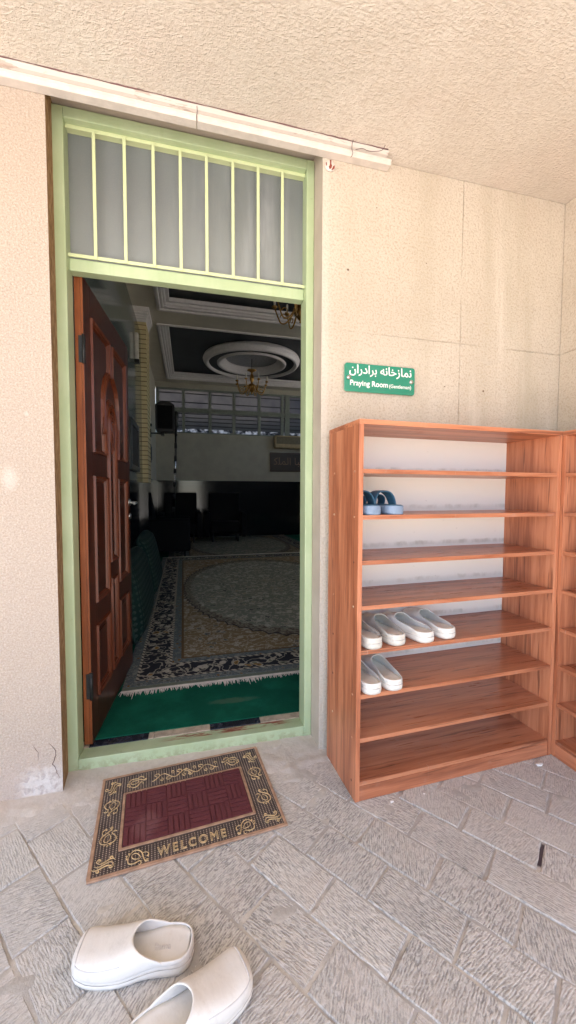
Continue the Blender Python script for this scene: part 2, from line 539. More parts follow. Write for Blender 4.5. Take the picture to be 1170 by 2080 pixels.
# ---- room
M['sheen_wall'] = simple('gloss_paint', (.15, .17, .155), .10, spec=.5, var=.06, sc_=4)
M['cream_wall'] = simple('cream_paint', (.37, .36, .30), .75, var=.08, sc_=3)
M['room_ceiling'] = simple('ceiling_cream', (.56, .53, .45), .7, var=.06, sc_=3)
M['coffer'] = simple('coffer_grey', (.055, .058, .066), .6, var=.1, sc_=3)
M['mould'] = simple('white_plasterwork', (.68, .66, .66), .6, var=.05)
M['dado'] = simple('black_marble', (.008, .009, .012), .12, var=.15, sc_=2)
M['win_frame'] = simple('window_paint', (.18, .21, .185), .5, var=.08)
def pane():
    m = Mat('window_pane', .5, .3, color=(.02, .02, .025))
    p = m.coord(); x, y, z = m.xyz(p)
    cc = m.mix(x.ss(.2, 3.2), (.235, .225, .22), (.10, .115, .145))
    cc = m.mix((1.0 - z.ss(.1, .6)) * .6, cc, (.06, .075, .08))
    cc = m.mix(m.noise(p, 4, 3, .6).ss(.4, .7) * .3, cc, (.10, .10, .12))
    tr = m.nt.nodes.new('ShaderNodeBsdfTranslucent'); m.nt.links.new(cc.o, tr.inputs[0])
    mx = m.nt.nodes.new('ShaderNodeMixShader'); mx.inputs[0].default_value = .8
    m.nt.links.new(m.b.outputs[0], mx.inputs[1]); m.nt.links.new(tr.outputs[0], mx.inputs[2]); m.nt.links.new(mx.outputs[0], m.out.inputs[0])
    return m.m
M['pane'] = pane()
def gap():
    m = Mat('painted_gap_light', .5, .3)  # translucent blotches painted as daylight leaking in at the shutter bottoms
    p = m.coord()
    n = m.noise(m.mapv(p, (7, 1, 9)), 1.0, 4, .7)
    tr = m.nt.nodes.new('ShaderNodeBsdfTranslucent')
    m.nt.links.new(m.mix(n.ss(.4, .62), (.06, .065, .07), (.42, .42, .43)).o, tr.inputs[0])
    m.nt.links.new(tr.outputs[0], m.out.inputs[0])
    return m.m
M['gap'] = gap()
def clere():
    m = Mat('fill_light_sheet', .5, .3)  # translucent sheet of the added clerestory, spreads fill light into the room
    tr = m.nt.nodes.new('ShaderNodeBsdfTranslucent'); tr.inputs[0].default_value = (.85, .83, .78, 1)
    m.nt.links.new(tr.outputs[0], m.out.inputs[0])
    return m.m
M['clere'] = clere()
M['slat'] = simple('dark_slat', (.02, .022, .025), .6)
def brick():
    m = Mat('cream_brick', .8, .3)
    p = m.coord(); x, y, z = m.xyz(p)
    j = 1.0 - (z.mod(.066) - .033).abs().ss(.0265, .0285)
    n = m.noise(m.vec(x, y, (z / .066)._m('FLOOR')), 9, 2, .5)
    c = m.mix(n, (.52, .42, .22), (.70, .60, .36))
    m.col(m.mix(j, (.17, .12, .06), c)); m.bump(j, .004, .8)
    return m.m
M['brick'] = brick()
def carpet_green():
    m = Mat('green_carpet', .95, .1)
    p = m.coord()
    n = m.noise(p, 190, 3, .7)
    c = m.mix(m.noise(p, 5, 4, .6).ss(.35, .7), (.004, .072, .042), (.008, .115, .068))
    x, y, z = m.xyz(p)
    d = ((x - .72) / .16).pow(2.0) + ((y - .42) / .035).pow(2.0)
    st = (1.0 - (d + m.noise(p, 12, 4, .7) * 1.6).ss(.9, 1.7))
    c = m.mix(st * .28, c, (.15, .17, .11))
    m.col(c); m.bump(n, .003, .6)
    return m.m
M['carpet'] = carpet_green()
def rug(name, k=1.0, hx=1.365, hy=2.245):
    m = Mat(name, .95, .1)
    p = m.coord(); x, y, z = m.xyz(p)
    ax, ay = x.abs(), y.abs()
    wp = m.noise(p, 4, 2, .5, color=True)
    q = m.mix(.12, m.vec(ax, ay, 0.0), wp, 'ADD')
    d = (hx - ax).min(hy - ay)
    def flora(sc_, g, lo, mid, hi, acc):
        f1 = m.voro(q, sc_); ce = m.voro(q, sc_, 'DISTANCE_TO_EDGE'); cl = m.voro(q, sc_, 'F1', 'Color'); r_, g_, b_ = m.xyz(cl)
        vine = m.noise(q, sc_ * 1.1, 2, .5); vine = 1.0 - (vine - .5).abs().ss(.012, .04)
        pet = (f1 + (m.noise(q, sc_ * 3.0, 2, .6) - .5) * .5)
        c = m.mix(vine * .8, lo, hi)
        fl = m.mix(b_.ss(.6, .7), m.mix(r_.gt(.5), mid, acc), hi)
        c = m.mix(1.0 - pet.ss(.28, .34), c, fl)
        c = m.mix(pet.band(.28, .36, .02) * .9, c, hi)
        c = m.mix(1.0 - pet.ss(.08, .12), c, lo)
        return c
    cream = (.50, .45, .35); navy = (.032, .032, .038); steel = (.13, .15, .15); olive = (.24, .25, .195); rust_ = (.22, .11, .035); gold = (.30, .17, .05)
    field = flora(15, 0, (.25, .18, .10), (.38, .32, .22), (.46, .41, .32), (.12, .13, .12))
    cen = flora(12, 0, olive, (.36, .32, .22), (.50, .46, .37), (.08, .085, .075))
    ang = y._m('ARCTAN2', x)
    e = ((x / 1.0).pow(2.0) + (y / 1.66).pow(2.0))._m('SQRT')
    e = e + (ang * 40.0).sin().abs() * .03 + (m.noise(q, 9, 2, .5) - .5) * .05
    c = m.mix(e.ss(1.0, 1.01), cen, field)
    sc1 = m.mix(m.noise(q, 40, 3, .6).ss(.45, .55), (.30, .265, .20), (.13, .105, .08))
    c = m.mix(e.band(.975, 1.045, .008), c, sc1)
    c = m.mix(e.band(1.045, 1.06, .004) * .9, c, navy)
    bor = flora(13, 0, navy, (.20, .20, .14), cream, gold)
    gd = flora(24, 0, steel, (.10, .10, .09), (.26, .26, .23), rust_)
    c = m.mix(d.lt(.335), c, gd)
    c = m.mix(d.band(.318, .335, .002), c, (.16, .10, .05))
    c = m.mix(d.lt(.262), c, m.mix(((ax + ay) * 140.0).sin().gt(.2), cream, (.09, .08, .07)))
    c = m.mix(d.lt(.244), c, bor)
    c = m.mix(d.lt(.078), c, m.mix(((ax + ay) * 140.0).sin().gt(.2), cream, (.09, .08, .07)))
    c = m.mix(d.lt(.062), c, gd)
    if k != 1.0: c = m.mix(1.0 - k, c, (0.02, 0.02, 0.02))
    n = m.noise(p, 260, 2, .7)
    c = m.mix((1.0 - n.ss(.3, .6)) * .45, c, (.01, .01, .01))
    m.col(c); m.bump(n, .003, .7)
    return m.m
M['rug'] = rug('persian_rug')
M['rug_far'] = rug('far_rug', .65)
M['kilim'] = simple('rug_end', (.135, .15, .105), .95, b=.002)
M['fringe'] = simple('rug_fringe', (.62, .55, .47), .95)
def cushion_mat():
    m = Mat('cushion_cloth', .9, .2)
    p = m.coord()
    v = m.mapv(p, (1, 1, 1))
    x, y, z = m.xyz(p)
    a = ((y + z) * 75.0).sin() * ((y - z) * 75.0).sin()
    c = m.mix(a.gt(.28), (.006, .022, .018), (.045, .062, .052))
    c = m.mix(m.noise(p, 40, 3, .6).ss(.5, .6) * .7, c, (.008, .035, .028))
    m.col(c); m.bump(m.noise(p, 140, 3, .6), .003, .7)
    return m.m
M['cushion'] = cushion_mat()
M['marble_l'] = simple('cream_marble', (.44, .36, .27), .3, var=.25, sc_=30)
M['marble_d'] = simple('dark_marble', (.02, .022, .03), .25, var=.5, sc_=30)
# ---- doormat
M['mat_rubber'] = simple('mat_rubber', (.075, .055, .047), .7, var=.3, b=.001)
M['mat_lip'] = simple('mat_lip', (.42, .26, .17), .6, var=.2, sc_=40, b=.001)
M['mat_gold'] = simple('mat_gold', (.60, .43, .22), .5, var=.3, sc_=60, b=.0006)
M['mat_dot'] = simple('mat_dots', (.34, .25, .18), .6)
def maroon():
    m = Mat('maroon_pile', .95, .15)
    p = m.coord(); x, y, z = m.xyz(p)
    n = m.noise(m.mapv(p, (1, 2, 1)), 240, 3, .7)
    c = m.mix(n, (.085, .022, .026), (.19, .060, .065))
    d = ((x - .165) / .05).pow(2.0) + ((y + .29) / .075).pow(2.0)
    c = m.mix((1.0 - (d + m.noise(p, 25, 4, .7) * 1.6).ss(.9, 1.9)) * .3, c, (.30, .15, .15))
    m.col(c); m.bump(n, .003, .8)
    return m.m
M['maroon'] = maroon()
def sign_mat():
    m = Mat('green_acrylic', .08, .6)
    p = m.coord(); x, y, z = m.xyz(p)
    n = m.noise(p, 5, 2, .5)
    m.col(m.mix(n, (.004, .20, .125), (.006, .25, .155)))
    m.b.inputs['Coat Weight'].default_value = .6
    return m.m
M['sign'] = sign_mat()
M['sign_edge'] = simple('acrylic_edge', (.22, .52, .36), .2)
M['lettering'] = simple('white_lettering', (.82, .82, .80), .5)
M['ac'] = simple('ac_beige', (.40, .31, .17), .5)
M['ac_dark'] = simple('ac_grille', (.15, .125, .075), .6)
M['plaque'] = simple('dark_plaque', (.014, .009, .008), .4)
M['plaque_text'] = simple('dull_relief', (.19, .12, .085), .5, .3)
M['debris'] = simple('plaster_crumb', (.78, .76, .74), .9)

# ------------------------------------------------------------------ camera
fpx, CAM = 796.65, Vector((.4904, -1.6262, 1.1583))
yaw, pitch, roll = .2491, -.0501, .0031
r0 = Vector((math.cos(yaw), -math.sin(yaw), 0)); f0 = Vector((math.sin(yaw), math.cos(yaw), 0)); u0 = Vector((0, 0, 1))
fw = f0 * math.cos(pitch) + u0 * math.sin(pitch); up1 = -f0 * math.sin(pitch) + u0 * math.cos(pitch)
rt = r0 * math.cos(roll) + up1 * math.sin(roll); upv = -r0 * math.sin(roll) + up1 * math.cos(roll)
cd = bpy.data.cameras.new('camera'); cam = bpy.data.objects.new('camera', cd); col.objects.link(cam)
mw = Matrix.Identity(4)
for i, v in enumerate((rt, upv, -fw)):
    for j in range(3): mw[j][i] = v[j]
mw.translation = CAM
cam.matrix_world = mw
cd.sensor_fit = 'VERTICAL'; cd.sensor_height = 36; cd.lens = fpx / 2080 * 36
cd.clip_start = .02; cd.clip_end = 400
sc.camera = cam

# ------------------------------------------------------------------ light
sc.world = bpy.data.worlds.new('World'); sc.world.use_nodes = True
wn = sc.world.node_tree
sky = wn.nodes.new('ShaderNodeTexSky'); sky.sky_type = 'NISHITA'; sky.sun_disc = False
EL, AZ = R(62), R(205)
sky.sun_elevation = EL; sky.sun_rotation = AZ; sky.altitude = 1200; sky.air_density = 1.0; sky.dust_density = 2.0
bg = wn.nodes['Background']; bg.inputs[1].default_value = .112
wn.links.new(sky.outputs[0], bg.inputs[0])
sl = bpy.data.lights.new('sun', 'SUN'); sl.energy = 4.8; sl.angle = R(.5); sl.color = (1, .925, .82)
so = bpy.data.objects.new('sun', sl); col.objects.link(so)
sd = Vector((math.sin(AZ) * math.cos(EL), math.cos(AZ) * math.cos(EL), math.sin(EL)))
so.rotation_euler = sd.to_track_quat('Z', 'Y').to_euler()
so.location = (0, -6, 8)
sc.view_settings.view_transform = 'Standard'; sc.view_settings.look = 'None'
sc.view_settings.exposure = EXPO = 2.47
sc.view_settings.gamma = 1
cy = sc.cycles
cy.use_denoising = True
try: cy.denoiser = 'OPENIMAGEDENOISE'
except Exception: pass
cy.max_bounces = 10; cy.diffuse_bounces = 6; cy.glossy_bounces = 4; cy.transmission_bounces = 6
cy.sample_clamp_indirect = 12

# ------------------------------------------------------------------ ground and pavers
g = MB(); g.quad([(-80, -80, -.03), (80, -80, -.03), (80, 60, -.03), (-80, 60, -.03)])
g.build('courtyard_ground', M['ground'], kind='structure')
A = R(-54); et = Vector((math.cos(A), math.sin(A), 0)); es = Vector((-math.sin(A), math.cos(A), 0))
rows = [-.155, -.012, .125, .265, .402, .541, .677, .817, .948, 1.093, 1.22]
while rows[0] > -3.6: rows.insert(0, rows[0] - random.uniform(.13, .15))
while rows[-1] < 2.7: rows.append(rows[-1] + random.uniform(.13, .15))
known = {.541: [.987, 1.221, 1.445], .402: [.878, 1.101, 1.336], .265: [.765, .998, 1.23], .677: [1.107, 1.345], .817: [1.006, 1.233, 1.463],
         .948: [1.105, 1.336], 1.093: [1.225, 1.454], -.155: [.15, .37, .615], -.012: [.50, .746], .125: [.42, .645, .87]}
pv = MB(); bm = pv.bm
uvl = bm.loops.layers.uv.new('UVMap'); cl = bm.loops.layers.color.new('tint')
gap_ = .0032
for s0, s1 in zip(rows, rows[1:]):
    js = list(known.get(round(s0, 3), [random.uniform(0, .23)]))
    while js[0] > -1.6: js.insert(0, js[0] - random.uniform(.20, .26))
    while js[-1] < 5.2: js.append(js[-1] + random.uniform(.20, .26))
    for t0, t1 in zip(js, js[1:]):
        c = et * ((t0 + t1) / 2) + es * ((s0 + s1) / 2)
        if not (-2.6 < c.x < 2.55 and -4.3 < c.y < .22): continue
        j = lambda: random.uniform(-.0025, .0025)
        gx = gap_ + random.uniform(-.0012, .003)
        P = [(t0 + gx + j(), s0 + gap_ + j()), (t1 - gx + j(), s0 + gap_ + j()), (t1 - gx + j(), s1 - gap_ + j()), (t0 + gx + j(), s1 - gap_ + j())]
        n = 7                                      # subdivided, slightly ragged outline
        out = []
        for k in range(4):
            a, b = Vector(P[k]), Vector(P[(k + 1) % 4])
            m_ = n if k % 2 == 0 else 5
            for i in range(m_):
                q = a.lerp(b, i / m_)
                if i: q += Vector((random.uniform(-.0014, .0014), random.uniform(-.0014, .0014)))
                out.append(q)
        z = random.uniform(-.0018, .0006); cx = (t0 + t1) / 2; cs = (s0 + s1) / 2
        tilt = (random.uniform(-.004, .004), random.uniform(-.006, .006))
        def w(q, k_, dz):
            a, b = cx + (q.x - cx) * k_, cs + (q.y - cs) * k_
            d = min(1, 1)
            p = et * a + es * b
            p.z = z + dz + tilt[0] * (a - cx) + tilt[1] * (b - cs)
            return p
        V0 = [bm.verts.new(w(q, 1.0, -.010)) for q in out]
        V1 = [bm.verts.new(w(q, .995, -.003)) for q in out]
        V2 = [bm.verts.new(w(q, .965, 0)) for q in out]
        fs = [bm.faces.new(V2)]
        m_ = len(out)
        for L0, L1 in ((V0, V1), (V1, V2)):
            for i in range(m_): fs.append(bm.faces.new((L0[i], L0[(i + 1) % m_], L1[(i + 1) % m_], L1[i])))
        ta = random.choice([0, 0, .1, -.12, PI / 2, PI / 2 + .12, PI / 2 - .1, .35, -.3]) if random.random() < .7 else random.uniform(-.5, .5)
        ca, sa_ = math.cos(ta), math.sin(ta); ox, oy = random.uniform(0, 3), random.uniform(0, 3)
        tc = (random.random(), random.random() ** 2, random.random() ** 2.2, 1)
        for f in fs:
            for l in f.loops:
                a = l.vert.co.dot(et) - cx; b = l.vert.co.dot(es) - cs
                l[uvl].uv = (a * ca + b * sa_ + ox, -a * sa_ + b * ca + oy)
                l[cl] = tc
pv.build('paving', M['paver'], kind='structure', clean=False)
from mathutils import noise as mnoise
gb = MB(); nx_, ny_ = 300, 150
def gz(x, y):
    n = mnoise.noise(Vector((x * 7, y * 7, 1))) * .6 + mnoise.noise(Vector((x * 23, y * 23, 5))) * .5
    t = max(0, min(1, (y + .15 + n * .10) / .11)) * max(0, min(1, (1.12 - x) / .1))
    return -.0042 + max(-.003, min(.0042, n * .0075)) + t * .0075
GV = []
for i in range(nx_ + 1):
    x = -1.2 + 3.6 * i / nx_
    GV.append([gb.bm.verts.new((x, -1.65 + 1.85 * j / ny_, gz(x, -1.65 + 1.85 * j / ny_))) for j in range(ny_ + 1)])
for i in range(nx_):
    for j in range(ny_): gb.bm.faces.new((GV[i][j], GV[i + 1][j], GV[i + 1][j + 1], GV[i][j + 1])).smooth = True
for q in ((-2.7, -1.2, -4.35, .2), (2.4, 2.6, -4.35, .2), (-1.2, 2.4, -4.35, -1.65)):
    gb.quad([(q[0], q[2], -.0048), (q[1], q[2], -.0048), (q[1], q[3], -.0048), (q[0], q[3], -.0048)])
gb.build('joint_bed', M['grout'], kind='structure')

# ------------------------------------------------------------------ porch: wall, side wall, ceiling
ZC = 2.594; XR = 2.3228; ZTOP = 4.1; YI = .24
wl = MB()
prof = [(-6, -.05), (.012, -.05), (.012, 2.645), (1.05, 2.645), (1.05, -.05), (6.4, -.05), (6.4, ZTOP), (4.9, ZTOP), (4.9, 2.95), (1.9, 2.95), (1.9, ZTOP), (-6, ZTOP)]
wl.prism(prof, 'y', 0, YI, 0, {1: 1, 2: 2, 3: 2})
for v in wl.bm.verts:                                # the left reveal is slightly splayed
    if abs(v.co.x - .012) < 1e-4 and v.co.y > .1: v.co.x = -.012
wl.build('stucco_wall', [M['wall'], M['reveal'], M['smooth_plaster']], label='rough beige stucco wall around the green doorway', cat='wall')
sw = MB(); sw.prism([(XR, -4.2), (XR + .2, -4.2), (XR + .2, -.003), (XR, -.003)], 'z', -.05, ZC - .003)
sw.build('side_wall', M['wall'], label='stucco side wall behind the right-hand shoe rack', cat='wall')
ce = MB(); ce.box(-6, 6.4, -2.9, -.002, ZC, ZC + .22)
ce.build('porch_ceiling', M['ceil'], kind='structure')
wl = MB(); wl.box(1.9, 4.9, .0, YI, 3.62, ZTOP); wl.build('lintel', M['wall'], label='stucco lintel over the added clerestory above the porch roof', cat='wall')
cw = empty('added_clerestory', (3.4, .12, 2.95), label='unseen frosted clerestory added above the porch roof to light the prayer room', cat='window')  # added out of view to brighten the prayer room
b = MB(); b.box(-1.5, 1.5, 0, .006, 0, .67); b.build('frosted_sheet', M['clere'], cw)
b = MB()
for k in range(5): b.box(-1.5 + k * .74, -1.46 + k * .74, -.02, -.001, 0, .67)
b.build('mullion', M['win_frame'], cw)
# cracks in the left pier
ck = empty('plaster_crack', (-.02, 0, .1), label='dark crack in the crumbling plaster at the foot of the left pier', cat='crack')
rc = random.Random(3)
def crack(pts, r, nm):
    out = []
    for a, b in zip(pts, pts[1:]):
        for i in range(4):
            t = i / 4
            out.append((a[0] + (b[0] - a[0]) * t + rc.uniform(-.0015, .0015) + .02, -.0006, a[1] + (b[1] - a[1]) * t + rc.uniform(-.0015, .0015) - .1))
    b = MB(); b.tube(out, lambda t: r * (.35 + 1.2 * math.sin(PI * min(1, t + .05)) * rc.uniform(.6, 1.2)), 5); b.build(nm, M['wire'], ck)
crack([(-.03, .20), (-.012, .175), (-.010, .15), (-.022, .118), (-.012, .10), (-.006, .075), (.004, .055)], .0009, 'crack_line')
crack([(-.085, .20), (-.07, .17), (-.068, .13)], .0006, 'crack_line')

# ------------------------------------------------------------------ cable trunking, junction cover, loose wires
tk = empty('cable_trunking', (.6, 0, ZC), label='long white painted trunking where the wall meets the ceiling', cat='trunking')
x0, x1 = -1.6, 1.345
b = MB()
strip = [(-.063, -.0005), (-.063, -.004), (-.052, -.011), (-.030, -.014), (-.0015, -.014), (-.0015, -.0005)]
b.prism([(y, z) for y, z in strip], 'x', x0 - .6, x1 - .022 - .6)
b.build('ceiling_strip', M['peel'], tk, bevel=.0012)
b = MB()
chan = [(-.040, -.0145), (-.044, -.017), (-.044, -.021), (-.040, -.0235), (-.037, -.034), (-.035, -.0365), (-.0015, -.0365), (-.0015, -.0145)]
for a, c_ in ((x0, .534), (.537, x1)):
    b.prism(chan, 'x', a - .6, c_ - .6)
b.build('channel', M['white_paint'], tk, bevel=.001)
b = MB()
rp = random.Random(8); ln = []
for i in range(120):
    ln.append((x0 - .6 + (x1 - .03 - x0) * i / 119, -.0655 + rp.uniform(-.0012, .0012), -.0012))
b.tube(ln, lambda t: .0016 + .0008 * math.sin(t * 90), 5); b.build('paint_line', simple('purple_brown_paint', (.17, .085, .085), .8), tk)
def loose(name, pts, r, label):
    o = empty(name, pts[0], label=label, cat='wire')
    p0 = Vector(pts[0])
    # smooth the polyline
    q = [Vector(p) for p in pts]
    for _ in range(3):
        n_ = [q[0]]
        for a, c_ in zip(q, q[1:]): n_ += [a * .75 + c_ * .25, a * .25 + c_ * .75]
        q = n_ + [q[-1]]
    b = MB(); b.tube([p - p0 for p in q], r, 6); b.build('strand', M['wire'], o)
loose('loose_wire', [(1.155, -.072, ZC - .002), (1.152, -.068, ZC - .013), (1.158, -.050, ZC - .022), (1.165, -.047, ZC - .028), (1.165, -.041, ZC - .036), (1.160, -.035, ZC - .040)], .0012, 'thin dark wire crossing the trunking beside its right end')
loose('loose_wire', [(1.175, -.050, ZC - .018), (1.20, -.066, ZC - .020), (1.225, -.056, ZC - .018), (1.25, -.07, ZC - .026), (1.285, -.075, ZC - .02), (1.292, -.085, ZC - .004)], .0011, 'looping dark wire dangling under the ceiling by the trunking end')
loose('loose_wire', [(.535, -.062, ZC - .006), (.537, -.048, ZC - .018), (.533, -.046, ZC - .03), (.536, -.038, ZC - .040)], .0010, 'short dark wire over the joint in the trunking')
jc = empty('junction_cover', (1.081, -.001, 2.528), label='round white cover flaked with rust red beside the door frame top', cat='cover')
b = MB(); b.lathe([(.0, -.007), (.019, -.007), (.0225, -.004), (.023, 0)], n=28, axis='y'); b.build('disc', M['white_paint'], jc)
b = MB()
for poly in ([(-.003, .02), (.004, .021), (.003, .006), (.007, -.002), (.004, -.012), (-.004, -.017), (-.008, -.008), (-.004, -.002), (-.002, .008)],
             [(.012, -.002), (.019, .002), (.018, -.01), (.008, -.018), (.004, -.018), (.009, -.010)], [(-.020, .006), (-.017, .008), (-.016, -.004), (-.019, -.006)]):
    b.prism(poly, 'y', -.0082, -.0065)
b.build('rust_patch', M['rust'], jc)

# ------------------------------------------------------------------ green door frame
FY0, FY1, FW = .109, .195, 1.05
XO = -.006
df = empty('door_frame', (.52, FY0, 0), label='light green metal door frame with barred transom light', cat='door frame')
def fr(*a): b = MB(); return b.box(a[0] - .52, a[1] - .52, a[2] - FY0, a[3] - FY0, a[4], a[5])
fr(XO, .0395, FY0, FY1, 0, 2.63).build('jamb', M['green'], df, bevel=.003)
fr(1.0135, FW - .001, FY0, FY1, 0, 2.63).build('jamb', M['green'], df, bevel=.003)
fr(.0395, 1.0135, FY0, FY1, 2.588, 2.63).build('head', M['green'], df, bevel=.003)
b = fr(.0395, 1.0135, FY0, .150, 0, .049); b.box(.0395 - .52, 1.0135 - .52, .150 - FY0, .19 - FY0, 0, .0455); b.build('sill', M['green'], df, bevel=.0025)
fr(.0395, 1.0135, .148, FY1, 2.040, 2.088).build('transom_bar', M['green'], df, bevel=.003)
# backing angle round the glass
fr(.0395, 1.0135, .172, .178, 2.088, 2.588).build('glass_pane', M['frost'], df)
gr = fr(.0395, 1.0135, .136, .1405, 2.574, 2.588); gr.box(.0395 - .52, 1.0135 - .52, .136 - FY0, .1405 - FY0, 2.0885, 2.101)
gr.box(.0395 - .52, 1.0135 - .52, .1405 - FY0, .171 - FY0, 2.580, 2.588)
gr.build('grille_rail', M['pale_green'], df, bevel=.001)
for xb in (.141, .254, .364, .471, .578, .689, .799, .908):
    fr(xb - .0062, xb + .0062, .1315, .136, 2.0895, 2.582).build('grille_bar', M['pale_green'], df, bevel=.0012)

# ------------------------------------------------------------------ prayer room shell
XL_, XRR, YB, ZR, ZF = -.25, 5.4, 8.3, 3.78, .04
rf = MB(); rf.box(XL_ - .2, XRR + .2, YI, YB + .2, -.05, ZF); rf.build('room_floor', M['marble_l'], kind='structure')
cf = MB()                                            # ceiling with two sunken coffers
c1 = (.12, 4.0, .75, 4.42); c2 = (.07, 4.0, 4.95, 7.95)
xs = [XL_, .12, 4.0, XRR]
def cq(x0, x1, y0, y1, z, mi): cf.quad([(x0, y0, z), (x0, y1, z), (x1, y1, z), (x1, y0, z)], mi)
cq(XL_, c1[0], YI, c1[3], ZR, 0); cq(c1[1], XRR, YI, c1[3], ZR, 0); cq(c1[0], c1[1], YI, c1[2], ZR, 0)
cq(XL_, XRR, c1[3], c2[2], ZR, 0); cq(XL_, c2[0], c2[2], YB, ZR, 0); cq(c2[1], XRR, c2[2], YB, ZR, 0); cq(c2[0], c2[1], c2[3], YB, ZR, 0)
for (a, b_, c_, d_) in (c1, c2):
    cq(a, b_, c_, d_, ZR + .16, 1)
    for (p, q) in (((a, c_), (b_, c_)), ((b_, c_), (b_, d_)), ((b_, d_), (a, d_)), ((a, d_), (a, c_))):
        cf.quad([(p[0], p[1], ZR), (q[0], q[1], ZR), (q[0], q[1], ZR + .16), (p[0], p[1], ZR + .16)], 1)
cq(XL_ - .2, XRR + .2, YI, YB + .2, ZR + .32, 0)
cf.build('room_ceiling', [M['room_ceiling'], M['coffer']], kind='structure')
for i, (a, b_, c_, d_) in enumerate((c1, c2)):       # stepped white moulding round each coffer
    mo = empty('ceiling_moulding', ((a + b_) / 2, (c_ + d_) / 2, ZR), label=('white stepped moulding round the near ceiling coffer', 'white stepped moulding round the chandelier coffer')[i], cat='moulding', group='ceiling mouldings in the prayer room')
    cx, cyy = (a + b_) / 2, (c_ + d_) / 2
    mb = MB()
    for k, (o_, w_, z0, z1) in enumerate(((.0, .045, -.018, .03), (.045, .04, .006, .06), (.085, .035, .035, .09), (.12, .05, .066, .12))):
        A0, B0, C0, D0 = a - .03 + o_ - cx, b_ + .03 - o_ - cx, c_ - .03 + o_ - cyy, d_ + .03 - o_ - cyy
        mb.box(A0, B0, C0, C0 + w_, z0, z1); mb.box(A0, B0, D0 - w_, D0, z0, z1)
        mb.box(A0, A0 + w_, C0 + w_, D0 - w_, z0, z1); mb.box(B0 - w_, B0, C0 + w_, D0 - w_, z0, z1)
    mb.build('moulding', M['mould'], mo, bevel=.012, seg=3)
ZD = 1.437
o = MB(); o.box(XL_ - .2, XL_, YI, YB + .2, ZF, ZR)
o.build('room_left_wall', M['room_ceiling'], label='pale left wall of the prayer room above and beyond the glossy cladding', cat='wall')
o = MB(); o.box(XL_ + .0005, -.15, YI + .02, 4.435, ZF, 3.43)
o.build('wall_cladding', M['sheen_wall'], label='glossy dark grey-green wall panelling behind the open door', cat='panelling')
o = MB(); o.box(-.149, -.140, YI + .05, 4.43, ZF, 1.27); o.box(XL_ + .001, XL_ + .022, 4.95, YB - .025, ZF, ZD - .02)
o.build('marble_dado', M['dado'], label='black marble dado along the left wall behind the cushions', cat='dado')
WB, WT, WX0, WX1 = 2.585, 3.66, -.2, 3.6
o = MB(); o.prism([(XL_, ZF), (XRR, ZF), (XRR, ZR), (XL_, ZR), (XL_, WT), (WX1, WT), (WX1, WB), (XL_, WB)], 'y', YB, YB + .2)
o.build('room_back_wall', M['cream_wall'], label='plain cream far wall of the prayer room below the high window', cat='wall')
o = MB(); o.box(XL_ + .023, XRR, YB - .024, YB - .001, ZF, ZD); o.build('marble_dado', M['dado'], label='black marble dado across the far wall', cat='dado')
o = MB()
wy = [YI, 1.0, 3.2, 4.6, 7.2, YB + .2]  # wall openings added out of view to let fill light into the room
for i in range(5):
    if i % 2 == 0: o.box(XRR, XRR + .2, wy[i], wy[i + 1], ZF, ZR)
    else:
        o.box(XRR, XRR + .2, wy[i], wy[i + 1], ZF, 2.55); o.box(XRR, XRR + .2, wy[i], wy[i + 1], 3.5, ZR)
o.build('room_right_wall', M['cream_wall'], label='cream right wall of the prayer room hidden by the door frame', cat='wall')
o = MB(); o.box(XL_ - .2, XRR + .2, -.001 + YI + .0, YI + .001, -.05, ZF)
# threshold
th = empty('stone_threshold', (.52, .215, .03), label='strip of broken cream and black marble behind the green sill', cat='threshold')
tx = [-.005, .06, .135, .305, .33, .58, .82, 1.06]
for i, (a, c_) in enumerate(zip(tx, tx[1:])):
    b = MB(); b.box(a - .519, c_ - .521, -.025, .022, -.03, .0175)
    if i in (1, 2, 5): b.build('black_slab', M['marble_d'], th, bevel=.001)
    else: b.build('cream_slab', M['marble_l'], th, bevel=.001)
gc = MB(); gc.box(-.24, 4.2, .238, 8.27, ZF + .0005, .0505); gc.build('green_carpet', M['carpet'], label='plain dark green carpet just inside the threshold', cat='carpet')
# ---- rugs
def make_rug(cx, cyy, hx, hy, m, label, n):
    o = empty('persian_rug', (cx, cyy, .051), .022 if n else .012, label=label, cat='rug', group='persian rugs on the prayer room floor')
    b = MB(); b.box(-hx, hx, -hy, hy, 0, .008); b.build('pile', m, o, bevel=.002)
    for s in (-1, 1):
        b = MB(); y0, y1 = sorted((s * hy, s * (hy + .042))); b.box(-hx, hx, y0, y1, 0, .0062); b.build('woven_end', M['kilim'], o)
        b = MB(); rr = random.Random(5 + s + n)
        k = int(2 * hx / .0052)
        for i in range(k):
            x = -hx + 2 * hx * i / k + rr.uniform(-.002, .002)
            clump = math.sin(i * .23) * .006 + math.sin(i * .061 + n) * .008
            L = .036 + clump + rr.uniform(-.008, .014) + (.03 if rr.random() < .02 else 0)
            dx = rr.uniform(-.012, .012); wd = rr.uniform(.0016, .0034)
            ya = s * (hy + .041); yb = s * (hy + .041 + max(.012, L))
            zt = rr.uniform(.003, .0075)
            b.quad([(x - wd, ya, .0055), (x + wd, ya, .0055), (x + dx * .6 + wd, (ya + yb) / 2, zt), (x + dx * .6 - wd, (ya + yb) / 2, zt)])
            b.quad([(x + dx * .6 - wd, (ya + yb) / 2, zt), (x + dx * .6 + wd, (ya + yb) / 2, zt), (x + dx + wd * .3, yb, .0015), (x + dx - wd * .3, yb, .0015)])
        b.box(-hx, hx, *sorted((s * (hy + .038), s * (hy + .047))), 0, .0075)
        b.build('fringe', M['fringe'], o, solid=.0012, clean=False)
    return o
